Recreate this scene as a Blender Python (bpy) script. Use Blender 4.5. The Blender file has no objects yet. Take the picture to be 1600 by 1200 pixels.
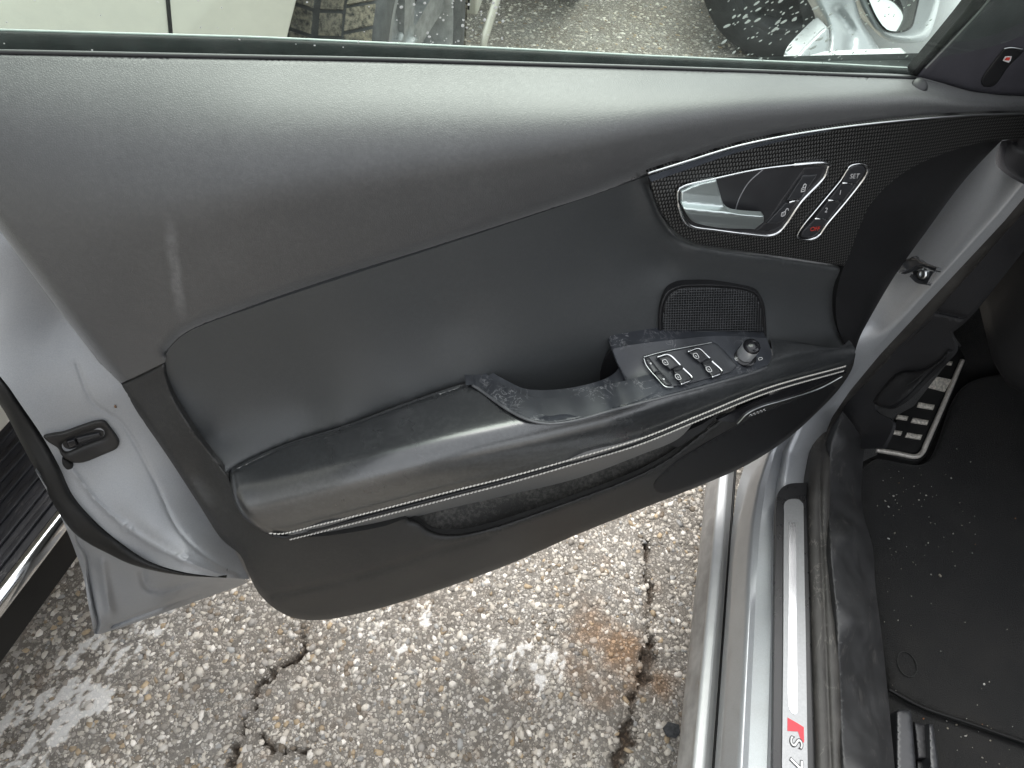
import bpy, math, random
import numpy as np
from mathutils import Vector
from mathutils.geometry import delaunay_2d_cdt

random.seed(4); rng = np.random.default_rng(7)
S = bpy.context.scene
COL = S.collection

# ------------------------------------------------------------------ camera, sky, sun, exposure
F = 1063.0                                   # focal length in pixels of a 1600 px wide frame
CAM = np.array([0.0, 0.0, 1.22])
PITCH, ROLL, YAW = math.radians(51.3), math.radians(4.84), math.radians(11.4076)
fw = np.array([-math.sin(YAW)*math.cos(PITCH), math.cos(YAW)*math.cos(PITCH), -math.sin(PITCH)])
r0 = np.array([math.cos(YAW), math.sin(YAW), 0.0]); u0 = np.cross(r0, fw)
RT = math.cos(ROLL)*r0 + math.sin(ROLL)*u0
UP = -math.sin(ROLL)*r0 + math.cos(ROLL)*u0
cd = bpy.data.cameras.new('camera'); cam = bpy.data.objects.new('camera', cd); COL.objects.link(cam)
cd.sensor_width = 36.0; cd.lens = 36.0*F/1600.0; cd.clip_start = 0.02; cd.clip_end = 500
from mathutils import Matrix
M3 = Matrix(((RT[0], UP[0], -fw[0]), (RT[1], UP[1], -fw[1]), (RT[2], UP[2], -fw[2])))
cam.matrix_world = Matrix.Translation(Vector(CAM)) @ M3.to_4x4()
S.camera = cam

SUN_EL, SUN_AZ = math.radians(62), math.radians(345)     # compass bearing of the sun from +Y clockwise
W = bpy.data.worlds.new('World'); S.world = W; W.use_nodes = True
nt = W.node_tree; nt.nodes.clear()
sky = nt.nodes.new('ShaderNodeTexSky'); sky.sky_type = 'NISHITA'; sky.sun_disc = False
sky.sun_elevation = SUN_EL; sky.sun_rotation = SUN_AZ
sky.air_density = 1.0; sky.dust_density = 4.0; sky.ozone_density = 1.0
hs = nt.nodes.new('ShaderNodeHueSaturation'); hs.inputs['Saturation'].default_value = 0.22
bg = nt.nodes.new('ShaderNodeBackground'); bg.inputs['Strength'].default_value = 0.15
wo = nt.nodes.new('ShaderNodeOutputWorld')
nt.links.new(sky.outputs[0], hs.inputs['Color']); ov = nt.nodes.new('ShaderNodeMix'); ov.data_type = 'RGBA'; ov.inputs[0].default_value = .55      # even cloud cover over the sky
ov.inputs[7].default_value = (4.3, 4.45, 4.6, 1); nt.links.new(hs.outputs[0], ov.inputs[6]); nt.links.new(ov.outputs[2], bg.inputs[0]); nt.links.new(bg.outputs[0], wo.inputs[0])
sl = bpy.data.lights.new('sun', 'SUN'); sl.energy = 1.3; sl.angle = math.radians(55); sl.color = (1, .98, .95)
so = bpy.data.objects.new('sun', sl); COL.objects.link(so)
sd = Vector((math.sin(SUN_AZ)*math.cos(SUN_EL), math.cos(SUN_AZ)*math.cos(SUN_EL), math.sin(SUN_EL)))
so.rotation_euler = sd.to_track_quat('Z', 'Y').to_euler(); so.location = (0, 0, 6)
S.view_settings.view_transform = 'Standard'; S.view_settings.look = 'None'
S.view_settings.gamma = 1.0; S.view_settings.use_curve_mapping = False
S.view_settings.exposure = 1.6
S.cycles.max_bounces = 8; S.cycles.transparent_max_bounces = 12
S.cycles.use_denoising = True

# ------------------------------------------------------------------ measuring: points on real planes seen at a photo pixel
def rays(p):
    p = np.atleast_2d(np.asarray(p, float))[:, :2]
    return fw*F + np.outer(p[:, 0]-800, RT) + np.outer(600-p[:, 1], UP)
def on_axis(p, k, val):
    d = rays(p); t = (np.asarray(val)-CAM[k])/d[:, k]
    return CAM + d*t[:, None]
G = on_axis([(700, 95)], 2, .95)[0]           # a point of the glass line of the open door
TH = math.radians(66)                         # the door stands 66 degrees open
D = np.array([-math.sin(TH), -math.cos(TH), 0.0])    # along the door, hinge to lock
N = np.array([math.cos(TH), -math.sin(TH), 0.0])     # out of the trim, into the opening
CN = float(np.dot(CAM-G, N))
def on_door(p, v):
    d = rays(p); t = (np.asarray(v)-CN)/(d @ N)
    return CAM + d*t[:, None]
def door(u, z, v): return G + D*u + N*v + np.array([0, 0, z-G[2]])
def project(P):
    q = np.atleast_2d(P)-CAM; z = q @ fw
    return np.stack([800+F*(q @ RT)/z, 600-F*(q @ UP)/z], 1)

class TPS:
    """smooth depth field through measured points (x, y, depth)"""
    def __init__(s, c, lam=1e-4):
        c = np.array(c, float); s.c = c[:, :2]/100.0
        n = len(c); K = s.k(s.c, s.c) + lam*np.eye(n)
        P = np.hstack([np.ones((n, 1)), s.c]); A = np.block([[K, P], [P.T, np.zeros((3, 3))]])
        s.w = np.linalg.lstsq(A, np.concatenate([c[:, 2], np.zeros(3)]), rcond=None)[0]
    @staticmethod
    def k(a, b):
        r2 = ((a[:, None]-b[None])**2).sum(2); return np.where(r2 > 1e-12, r2*np.log(np.maximum(r2, 1e-12)), 0)
    def __call__(s, p):
        q = np.atleast_2d(np.asarray(p, float))[:, :2]/100.0
        return s.k(q, s.c) @ s.w[:-3] + np.hstack([np.ones((len(q), 1)), q]) @ s.w[-3:]

# ------------------------------------------------------------------ curves in the plane
def crom(P, n_px=8.0, closed=False):
    """Catmull-Rom; a third value 1 on a point keeps it a sharp corner"""
    P = [tuple(q) for q in P]; n = len(P); out = []
    sharp = [len(q) > 2 and q[2] == 1 for q in P]
    pts = np.array([q[:2] for q in P], float)
    rngk = range(n if closed else n-1)
    for i in rngk:
        p1, p2 = pts[i], pts[(i+1) % n]
        if sharp[i] or (not closed and i == 0): p0 = 2*p1-p2
        else: p0 = pts[i-1]
        j = (i+1) % n
        if sharp[j] or (not closed and i == n-2): p3 = 2*p2-p1
        else: p3 = pts[(i+2) % n]
        d1 = max(np.linalg.norm(p2-p1), 1e-6)
        k = max(1, int(round(d1/n_px)))
        a = np.linalg.norm(p1-p0)**.5+1e-6; b = d1**.5; c = np.linalg.norm(p3-p2)**.5+1e-6   # centripetal
        m1 = (p1-p0)/a - (p2-p0)/(a+b) + (p2-p1)/b; m2 = (p2-p1)/b - (p3-p1)/(b+c) + (p3-p2)/c
        m1 *= b; m2 *= b
        for t in np.arange(k)/k:
            out.append((2*t**3-3*t**2+1)*p1 + (t**3-2*t**2+t)*m1 + (-2*t**3+3*t**2)*p2 + (t**3-t**2)*m2)
    if not closed: out.append(pts[-1])
    return np.array(out)
def pl_dist(p, L, closed=False):
    """distance of points p to a polyline"""
    L = np.asarray(L, float)[:, :2]; A = L if closed else L[:-1]; B = np.roll(L, -1, 0) if closed else L[1:]
    best = np.full(len(p), 1e9)
    for a, b in zip(A, B):
        ab = b-a; t = np.clip(((p-a) @ ab)/max(ab @ ab, 1e-9), 0, 1)
        best = np.minimum(best, np.linalg.norm(p-(a+t[:, None]*ab), axis=1))
    return best
def inside(p, L):
    x, y = p[:, 0], p[:, 1]; r = np.zeros(len(p), bool)
    for (ax, ay), (bx, by) in zip(L, np.roll(L, -1, 0)):
        c = ((ay > y) != (by > y))
        if by != ay: r ^= c & (x < (bx-ax)*(y-ay)/(by-ay)+ax)
    return r

# ------------------------------------------------------------------ objects
def wloc(o):
    v = np.zeros(3)
    while o is not None:
        v = v + np.array(o.location); o = o.parent
    return v
def mesh_obj(name, V, Fc, mat, parent=None, smooth=True, loc=None, uv=None, kind=None, col=None):
    V = np.asarray(V, float)
    c = np.array(loc) if loc is not None else (V.min(0)+V.max(0))/2
    me = bpy.data.meshes.new(name)
    if isinstance(Fc, np.ndarray):
        k = Fc.shape[1]; me.vertices.add(len(V)); me.vertices.foreach_set('co', (V-c).astype(np.float32).ravel())
        me.loops.add(Fc.size); me.loops.foreach_set('vertex_index', Fc.astype(np.int32).ravel())
        me.polygons.add(len(Fc)); me.polygons.foreach_set('loop_start', np.arange(0, Fc.size, k, dtype=np.int32))
        me.update(calc_edges=True)
    else:
        me.from_pydata([tuple(x) for x in (V-c)], [], [tuple(int(i) for i in f) for f in Fc])
    if smooth: me.polygons.foreach_set('use_smooth', [True]*len(me.polygons))
    if uv is not None:
        L = me.uv_layers.new(name='map'); vi = np.zeros(len(me.loops), np.int32); me.loops.foreach_get('vertex_index', vi)
        L.data.foreach_set('uv', np.asarray(uv, np.float32)[vi].ravel())
    if col is not None:
        a = me.color_attributes.new('tint', 'FLOAT_COLOR', 'POINT')
        a.data.foreach_set('color', np.hstack([col, np.ones((len(col), 1))]).astype(np.float32).ravel())
    if mat: me.materials.append(mat)
    o = bpy.data.objects.new(name, me); COL.objects.link(o)
    if parent is not None: o.parent = parent; o.location = c - wloc(parent)
    else: o.location = c
    if kind: o['kind'] = kind
    return o
def empty(name, loc, label, cat, group=None):
    o = bpy.data.objects.new(name, None); COL.objects.link(o); o.location = loc
    o['label'] = label; o['category'] = cat
    if group: o['group'] = group
    return o

AX = dict(x=0, y=1, z=2)
def place(p, mode, val):
    return on_door(p, val) if mode == 'v' else on_axis(p, AX[mode], val)
BACK = dict(v=-N, x=np.array([1., 0, 0]), y=np.array([0, 1., 0]), z=np.array([0, 0, -1.]))
def field(ctrl):
    if callable(ctrl): return ctrl
    if isinstance(ctrl, (int, float)): return lambda p: np.full(len(np.atleast_2d(p)), float(ctrl))
    return TPS(ctrl)

def patch_geo(outline, ctrl, mode='v', step=8.0, thick=.004, roll=None, bumps=(), raw=False, off=0.0):
    """a panel: its rim in the outline, its relief from the depth field, its edges rolled and turned back by its thickness"""
    f = field(ctrl)
    rim = np.array([q[:2] for q in outline], float) if raw else crom(outline, step, True)
    area = .5*np.sum(rim[:, 0]*np.roll(rim[:, 1], -1)-np.roll(rim[:, 0], -1)*rim[:, 1])
    if area < 0: rim = rim[::-1]
    lo, hi = rim.min(0), rim.max(0)
    gx = np.arange(lo[0], hi[0], step); gy = np.arange(lo[1], hi[1], step*.87)
    g = np.array([(x+(j % 2)*step*.5, y) for j, y in enumerate(gy) for x in gx]) if len(gx) and len(gy) else np.zeros((0, 2))
    extra = [g]
    rolls = [] if roll is None else roll
    tn = np.roll(rim, -1, 0)-np.roll(rim, 1, 0); tn /= np.maximum(np.linalg.norm(tn, axis=1), 1e-6)[:, None]
    inn = np.stack([-tn[:, 1], tn[:, 0]], 1)
    for (L, r, dv) in rolls:
        for k in (.12, .3, .55, .85): extra.append(rim+inn*r*k)
    for (L, w, dv) in bumps:
        Lc = crom(L, max(step*.6, 1.0)); t = np.gradient(Lc, axis=0); t /= np.maximum(np.linalg.norm(t, axis=1), 1e-6)[:, None]
        nn = np.stack([-t[:, 1], t[:, 0]], 1)
        for k in (-1.6, -.8, 0, .8, 1.6): extra.append(Lc+nn*w*k)
    mind = min([step*.45]+[r*.1 for _, r, _ in rolls]+[w*.45 for _, w, _ in bumps])
    pts = np.vstack(extra)
    if len(pts):
        pts = pts[inside(pts, rim)]
    if len(pts): pts = pts[pl_dist(pts, rim, True) > mind]
    if len(pts):                                   # thin out crowded points
        key = np.round(pts/(max(mind, .35)*.9)).astype(int); _, ix = np.unique(key, axis=0, return_index=True); pts = pts[np.sort(ix)]
    allp = np.vstack([rim, pts]) if len(pts) else rim
    n = len(rim)
    res = delaunay_2d_cdt([Vector(q) for q in allp], [], [list(range(n))], 1, 1e-4)
    P = np.array([(q[0], q[1]) for q in res[0]]); faces = [list(t) for t in res[2]]
    val = f(P) + off
    for (L, r, dv) in rolls:
        d = pl_dist(P, rim, True) if L is None else pl_dist(P, crom(L, step))
        k = np.clip(1-d/r, 0, 1); val = val - dv*(1-np.sqrt(np.maximum(1-k*k, 0)))*(1 if mode in 'vz' else -1)
    for (L, w, dv) in bumps:
        d = pl_dist(P, crom(L, step)); val = val + dv*np.exp(-(d/w)**2)
    V = place(P, mode, val)
    # face the camera
    F3 = []
    for t in faces:
        a, b, c = V[t[0]], V[t[1]], V[t[2]]
        F3.append(t if np.dot(np.cross(b-a, c-a), CAM-a) > 0 else t[::-1])
    if thick > 0:
        cnt = {}
        for t in F3:
            for i in range(len(t)):
                a, b = t[i], t[(i+1) % len(t)]; cnt[(a, b)] = cnt.get((a, b), 0)+1
        be = [(a, b) for (a, b) in cnt if (b, a) not in cnt]
        ids = sorted({i for e in be for i in e}); m0 = len(V); mp = {i: k for k, i in enumerate(ids)}
        top = V[ids]; bot = top + BACK[mode]*thick
        V = np.vstack([V, top, bot]); P = np.vstack([P, P[ids], P[ids]])
        for a, b in be:
            F3.append([m0+mp[b], m0+mp[a], m0+len(ids)+mp[a], m0+len(ids)+mp[b]])
    if mode == 'v':
        uv = np.stack([-(V-G) @ D, V[:, 2]], 1)
    else: uv = V[:, :2]
    return V, F3, uv
def patch(name, outline, ctrl, mat, parent, kind=None, **kw):
    V, Fc, uv = patch_geo(outline, ctrl, **kw)
    return mesh_obj(name, V, Fc, mat, parent, uv=uv, kind=kind)
def join(gs):
    V, Fc, U, n = [], [], [], 0
    for (v, f, *r) in gs:
        V.append(v); Fc += [[i+n for i in t] for t in f]; n += len(v)
        U.append(r[0] if r else np.zeros((len(v), 2)))
    return np.vstack(V), Fc, np.vstack(U)

def tube_geo(P, r, k=8, closed=False, flat=None):
    """a round (or flattened) bar along 3-D points"""
    P = np.asarray(P, float); n = len(P); r = np.broadcast_to(np.asarray(r, float), (n,))
    T = (np.roll(P, -1, 0)-np.roll(P, 1, 0)) if closed else np.gradient(P, axis=0)
    T /= np.maximum(np.linalg.norm(T, axis=1), 1e-9)[:, None]
    ref = np.array(flat[0]) if flat else np.array([.37, .21, .9])
    A = np.cross(T, ref); A /= np.maximum(np.linalg.norm(A, axis=1), 1e-9)[:, None]; B = np.cross(T, A)
    sq = flat[1] if flat else 1.0
    an = np.arange(k)*2*math.pi/k
    V = (P[:, None]+r[:, None, None]*(np.cos(an)[None, :, None]*A[:, None]+sq*np.sin(an)[None, :, None]*B[:, None])).reshape(-1, 3)
    Fc = []
    for i in range(n if closed else n-1):
        for j in range(k):
            a, b = i*k+j, i*k+(j+1) % k; i2 = (i+1) % n
            Fc.append([a, b, i2*k+(j+1) % k, i2*k+j])
    if not closed: Fc += [list(range(k))[::-1], [(n-1)*k+j for j in range(k)]]
    return V, Fc
def loft_geo(rails, n=60, sub=5, crease=(), even=True):
    """a skin over rails (each a list of 3-D points)"""
    R = []
    for L in rails:
        L = np.asarray(L, float); d = np.concatenate([[0], np.cumsum(np.linalg.norm(np.diff(L, axis=0), axis=1))]); d /= d[-1]
        if not even: d = np.linspace(0, 1, len(L))
        t = np.linspace(0, 1, n); R.append(np.stack([np.interp(t, d, L[:, k]) for k in range(3)], 1))
    R = np.array(R); rows = []
    m = len(R)
    for i in range(m-1):
        p1, p2 = R[i], R[i+1]
        p0 = R[i-1] if i > 0 and i not in crease else 2*p1-p2
        p3 = R[i+2] if i+2 < m and (i+1) not in crease else 2*p2-p1
        for t in np.arange(sub)/sub:
            rows.append(.5*(2*p1+(p2-p0)*t+(2*p0-5*p1+4*p2-p3)*t*t+(3*p1-p0-3*p2+p3)*t**3))
    rows.append(R[-1]); rows = np.array(rows); k = len(rows)
    V = rows.reshape(-1, 3); Fc = [[i*n+j, i*n+j+1, (i+1)*n+j+1, (i+1)*n+j] for i in range(k-1) for j in range(n-1)]
    return V, Fc
def box_geo(lo, hi, bev=.0):
    lo, hi = np.array(lo, float), np.array(hi, float)
    if bev <= 0:
        V = np.array([[(lo, hi)[i][0], (lo, hi)[j][1], (lo, hi)[k][2]] for i in (0, 1) for j in (0, 1) for k in (0, 1)])
        return V, [[0, 1, 3, 2], [4, 6, 7, 5], [0, 4, 5, 1], [2, 3, 7, 6], [0, 2, 6, 4], [1, 5, 7, 3]]
    import bmesh
    bm = bmesh.new(); bmesh.ops.create_cube(bm, size=1.0)
    for v in bm.verts: v.co = Vector((lo+hi)/2+np.array(v.co)*(hi-lo))
    bmesh.ops.bevel(bm, geom=list(bm.edges), offset=bev, segments=3, affect='EDGES', profile=.5)
    V = np.array([v.co[:] for v in bm.verts]); bm.verts.index_update(); Fc = [[v.index for v in f.verts] for f in bm.faces]; bm.free()
    return V, Fc
def sm(o, ang=40):
    o.data.set_sharp_from_angle(angle=math.radians(ang)); return o

# ------------------------------------------------------------------ materials
def nodes(name):
    m = bpy.data.materials.new(name); m.use_nodes = True; t = m.node_tree; t.nodes.clear()
    o = t.nodes.new('ShaderNodeOutputMaterial'); b = t.nodes.new('ShaderNodeBsdfPrincipled'); t.links.new(b.outputs[0], o.inputs[0])
    return m, t, b
def N_(t, kind, **kw):
    n = t.nodes.new(kind)
    for k, v in kw.items():
        if k in n.inputs: n.inputs[k].default_value = v
        else: setattr(n, k, v)
    return n
def mt(t, op, a, b=None, c=None):
    n = t.nodes.new('ShaderNodeMath'); n.operation = op
    for i, x in enumerate((a, b, c)):
        if x is None: continue
        if isinstance(x, (int, float)): n.inputs[i].default_value = x
        else: t.links.new(x, n.inputs[i])
    return n.outputs[0]
def mixc(t, fac, a, b, op='MIX'):
    n = t.nodes.new('ShaderNodeMix'); n.data_type = 'RGBA'; n.blend_type = op
    for s, x in ((n.inputs[0], fac), (n.inputs[6], a), (n.inputs[7], b)):
        if isinstance(x, (int, float)): s.default_value = x
        elif isinstance(x, tuple): s.default_value = (*x, 1)[:4]
        else: t.links.new(x, s)
    return n.outputs[2]
def ramp(t, x, stops):
    n = t.nodes.new('ShaderNodeValToRGB'); e = n.color_ramp.elements
    while len(e) < len(stops): e.new(.5)
    for el, (p, c) in zip(e, stops):
        el.position = p; el.color = (c, c, c, 1) if isinstance(c, (int, float)) else (*c, 1)
    t.links.new(x, n.inputs[0]); return n.outputs[0]
def pos(t): return N_(t, 'ShaderNodeNewGeometry').outputs['Position']
def noise(t, scale, detail=4, rough=.55, vec=None, dist=0.0):
    n = N_(t, 'ShaderNodeTexNoise', Scale=scale, Detail=detail, Roughness=rough, Distortion=dist)
    t.links.new(vec if vec is not None else pos(t), n.inputs['Vector']); return n.outputs['Fac']
def voro(t, scale, feature='F1', vec=None, out='Distance'):
    n = N_(t, 'ShaderNodeTexVoronoi', feature=feature, Scale=scale)
    t.links.new(vec if vec is not None else pos(t), n.inputs['Vector']); return n.outputs[out]
def stretch(t, sc, rot=(0, 0, 0)):
    n = N_(t, 'ShaderNodeMapping'); n.inputs['Scale'].default_value = sc; n.inputs['Rotation'].default_value = rot
    t.links.new(pos(t), n.inputs['Vector']); return n.outputs[0]
def bump(t, b, h, strength, dist):
    n = N_(t, 'ShaderNodeBump', Strength=strength, Distance=dist); t.links.new(h, n.inputs['Height'])
    t.links.new(n.outputs[0], b.inputs['Normal']); return n

def plain(name, col, rough=.5, metal=0.0, spec=.5, coat=0.0, var=.15, vs=60, bs=0, bd=.0004, bstr=.3, rvar=.0):
    m, t, b = nodes(name)
    f = noise(t, vs); c = mixc(t, ramp(t, f, [(.3, 0.0), (.7, 1.0)]), tuple(x*(1-var) for x in col), tuple(min(1, x*(1+var)) for x in col))
    t.links.new(c, b.inputs['Base Color'])
    b.inputs['Roughness'].default_value = rough; b.inputs['Metallic'].default_value = metal
    b.inputs['Specular IOR Level'].default_value = spec; b.inputs['Coat Weight'].default_value = coat; b.inputs['Coat Roughness'].default_value = .08
    if rvar: t.links.new(mt(t, 'MULTIPLY_ADD', f, rvar, rough-rvar/2), b.inputs['Roughness'])
    if bs: bump(t, b, noise(t, bs, 3), bstr, bd)
    return m
def grain(name, col, rough, scale, strength, dist=.0006, spec=.5, dust=.0, dustcol=(.35, .34, .32), var=.12, sheen=0.0, warp=(1, 1, 1), streak=0.0):
    """moulded plastic or leather with a pebble grain, light wear and dust"""
    m, t, b = nodes(name)
    w = noise(t, scale*.6, 2)
    vn = N_(t, 'ShaderNodeVectorMath', operation='ADD'); st = stretch(t, warp)
    nv = N_(t, 'ShaderNodeTexNoise', Scale=scale*.35, Detail=2.0); t.links.new(pos(t), nv.inputs['Vector'])
    sc = N_(t, 'ShaderNodeVectorMath', operation='SCALE'); sc.inputs['Scale'].default_value = 1.1/scale; t.links.new(nv.outputs['Color'], sc.inputs[0])
    t.links.new(st, vn.inputs[0]); t.links.new(sc.outputs[0], vn.inputs[1])
    e = voro(t, scale, 'DISTANCE_TO_EDGE', vn.outputs[0])
    h = ramp(t, e, [(0.0, 0.0), (.22, .8), (.6, 1.0)])
    h2 = mt(t, 'MULTIPLY_ADD', w, .25, h)
    bump(t, b, h2, strength, dist)
    big = noise(t, 5, 5, .6); fine = noise(t, 140, 4, .65)
    c = mixc(t, big, tuple(x*(1-var) for x in col), tuple(x*(1+var) for x in col))
    c = mixc(t, mt(t, 'MULTIPLY', mt(t, 'SUBTRACT', 1.0, h), .35), c, tuple(x*.5 for x in col))
    if dust:
        d = mt(t, 'MULTIPLY', ramp(t, mt(t, 'MULTIPLY', noise(t, 9, 5, .65), noise(t, 230, 3, .7)), [(.2, 0.0), (.42, 1.0)]), dust)
        c = mixc(t, d, c, dustcol)
    t.links.new(c, b.inputs['Base Color'])
    t.links.new(mt(t, 'MULTIPLY_ADD', big, .12, rough-.06), b.inputs['Roughness'])
    b.inputs['Specular IOR Level'].default_value = spec
    b.inputs['Sheen Weight'].default_value = sheen; b.inputs['Sheen Roughness'].default_value = .5
    return m

def add_run(m, P0, P1, w, col):
    t = m.node_tree; b = t.nodes['Principled BSDF']; P0, P1 = np.array(P0), np.array(P1)
    d = N_(t, 'ShaderNodeVectorMath', operation='DOT_PRODUCT'); t.links.new(pos(t), d.inputs[0]); d.inputs[1].default_value = tuple(D)
    z = N_(t, 'ShaderNodeSeparateXYZ'); t.links.new(pos(t), z.inputs[0])
    k = (P1 @ D-P0 @ D)/(P1[2]-P0[2]); line = mt(t, 'MULTIPLY_ADD', z.outputs[2], k, P0 @ D-k*P0[2])
    off = mt(t, 'ABSOLUTE', mt(t, 'SUBTRACT', mt(t, 'SUBTRACT', d.outputs['Value'], line), mt(t, 'MULTIPLY_ADD', noise(t, 45, 3), w*1.5, -w*.75)))
    e = mt(t, 'MULTIPLY', ramp(t, mt(t, 'DIVIDE', off, w), [(0.25, 1.0), (1.0, 0.0)]), ramp(t, mt(t, 'DIVIDE', mt(t, 'SUBTRACT', z.outputs[2], P1[2]), P0[2]-P1[2]), [(0.0, 0.0), (.3, 1.0), (.75, 1.0), (1.0, 0.0)]))
    e = mt(t, 'MULTIPLY', mt(t, 'MULTIPLY', e, ramp(t, noise(t, 130, 4, .7), [(.25, .1), (.65, 1.0)])), .3)
    src = b.inputs['Base Color'].links[0].from_socket; t.links.new(mixc(t, e, src, col), b.inputs['Base Color'])
def paint(name, col, flake=.5, rough=.32):
    m, t, b = nodes(name)
    f = voro(t, 2600, 'F1', None, 'Color'); sp = N_(t, 'ShaderNodeSeparateColor'); t.links.new(f, sp.inputs[0])
    d = ramp(t, noise(t, 14, 6, .7), [(.45, 0.0), (.8, 1.0)])
    c = mixc(t, sp.outputs[0], tuple(x*.88 for x in col), tuple(min(1, x*1.1) for x in col))
    c = mixc(t, mt(t, 'MULTIPLY', d, .35), c, (.36, .35, .33))
    t.links.new(c, b.inputs['Base Color']); b.inputs['Metallic'].default_value = flake
    t.links.new(mt(t, 'MULTIPLY_ADD', d, .2, rough), b.inputs['Roughness'])
    b.inputs['Coat Weight'].default_value = .7; b.inputs['Coat Roughness'].default_value = .1
    return m

M = {}
M['upper'] = grain('grained_upper_plastic', (.0275, .028, .0295), .42, 560, .38, .0005, spec=.45, dust=.06, var=.04, dustcol=(.30, .30, .30), sheen=.3)
M['lower'] = grain('grained_lower_plastic', (.0235, .0232, .0228), .5, 620, .30, .0004, spec=.4, dust=.08, dustcol=(.2, .19, .17))
M['insert'] = grain('smooth_leather', (.031, .034, .036), .48, 800, .16, .0003, spec=.5, dust=.03, dustcol=(.25, .25, .25), sheen=.1)
M['arm'] = grain('polished_leather', (.017, .0185, .020), .28, 900, .07, .0002, spec=.8, dust=.07, dustcol=(.3, .31, .32))
for k_, w_, i_, r_ in (('arm', .55, 1.75, .2), ('upper', .62, 1.7, .42), ('insert', .35, 1.5, .45)):     # clear coat added to strengthen highlights on the leather and grained skin
    b_ = M[k_].node_tree.nodes['Principled BSDF']; b_.inputs['Coat Weight'].default_value = w_; b_.inputs['Coat IOR'].default_value = i_; b_.inputs['Coat Roughness'].default_value = r_
M['fascia'] = grain('fascia_leather', (.15, .15, .148), .5, 800, .12, .0003)
M['black'] = plain('black_plastic', (.012, .012, .013), .42, spec=.35, bs=900, bd=.0002, bstr=.2)
M['cap'] = grain('end_cap_plastic', (.012, .012, .013), .55, 700, .25, .0004, spec=.3)
M['piano'] = plain('glossy_black', (.012, .012, .014), .16, spec=.5, rvar=.1)
M['rubber'] = plain('black_rubber', (.009, .009, .009), .55, spec=.3, bs=400, bstr=.25, rvar=.15)
M['sealbelt'] = plain('belt_rubber', (.005, .008, .008), .45, spec=.2, var=.5, vs=120)
M['chrome'] = plain('satin_chrome', (.78, .79, .80), .14, 1.0, var=.05)
M['alu'] = plain('brushed_aluminium', (.62, .64, .64), .3, 1.0, var=.08, vs=200)
M['handle'] = plain('satin_silver', (.58, .64, .63), .28, .82, var=.02)
M['recess'] = plain('recess_plastic', (.020, .020, .022), .5, bs=1200, bd=.0002)
M['button'] = plain('soft_black_button', (.03, .031, .034), .36, bs=1500, bd=.0001, bstr=.15)
M['white'] = plain('white_print', (.55, .55, .55), .5, var=.05)
M['red'] = plain('red_print', (.55, .045, .03), .5, var=.05)
M['thread'] = plain('white_thread', (.48, .465, .435), .7, var=.2, vs=500)
M['paint'] = paint('silver_paint', (.43, .445, .465), .5, .40)
M['paint'].node_tree.nodes['Principled BSDF'].inputs['Coat Weight'].default_value = .35
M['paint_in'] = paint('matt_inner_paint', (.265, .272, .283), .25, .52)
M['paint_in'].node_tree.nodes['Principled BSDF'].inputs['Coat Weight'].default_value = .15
M['cream'] = plain('cream_paint', (.72, .70, .62), .3, spec=.5, coat=.6, var=.03, vs=3)
M['dark_paint'] = plain('dark_paint', (.03, .032, .036), .3, coat=.8, var=.05)
M['plate'] = plain('sill_plate_black', (.010, .010, .011), .3, rvar=.2)

def scratched(name, col, rough, amt, sc=(1, 1, 1), scale=60, mark=(.25, .25, .26)):
    m, t, b = nodes(name)
    n = N_(t, 'ShaderNodeTexNoise', Scale=scale, Detail=5.0, Roughness=.6, Distortion=1.2); t.links.new(stretch(t, sc), n.inputs['Vector'])
    ridge = mt(t, 'ABSOLUTE', mt(t, 'SUBTRACT', n.outputs['Fac'], .5))
    line = ramp(t, ridge, [(0.0, 1.0), (.018, 0.0)])
    msk = ramp(t, noise(t, 26, 3), [(.48, 0.0), (.62, 1.0)])
    k = mt(t, 'MULTIPLY', mt(t, 'MULTIPLY', line, msk), amt)
    cl = mixc(t, ramp(t, noise(t, 30, 5), [(.4, 0.0), (.75, 1.0)]), col, tuple(x*1.8 for x in col))
    t.links.new(mixc(t, k, cl, mark), b.inputs['Base Color'])
    t.links.new(mt(t, 'MULTIPLY_ADD', noise(t, 30, 5), .25, rough-.1), b.inputs['Roughness'])
    bump(t, b, mt(t, 'ADD', mt(t, 'MULTIPLY', k, .6), mt(t, 'MULTIPLY', noise(t, 1300, 2), .2)), .25, .0003)
    return m
M['panel'] = scratched('scuffed_switch_panel', (.020, .022, .027), .36, .75)
M['silltrim'] = scratched('scuffed_sill_trim', (.024, .024, .025), .5, .35, (1, .3, 1), 40, (.16, .15, .14))
M['dustrub'] = scratched('dusty_rubber', (.030, .028, .026), .6, .5, (1, .25, 1), 50, (.18, .17, .15))
M['reflskirt'] = scratched('silver_skirt_painted_reflection', (.26, .255, .25), .4, .4, (1, .2, 1), 30, (.22, .18, .13))  # reflection of the ground put into this brownish grey

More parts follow.
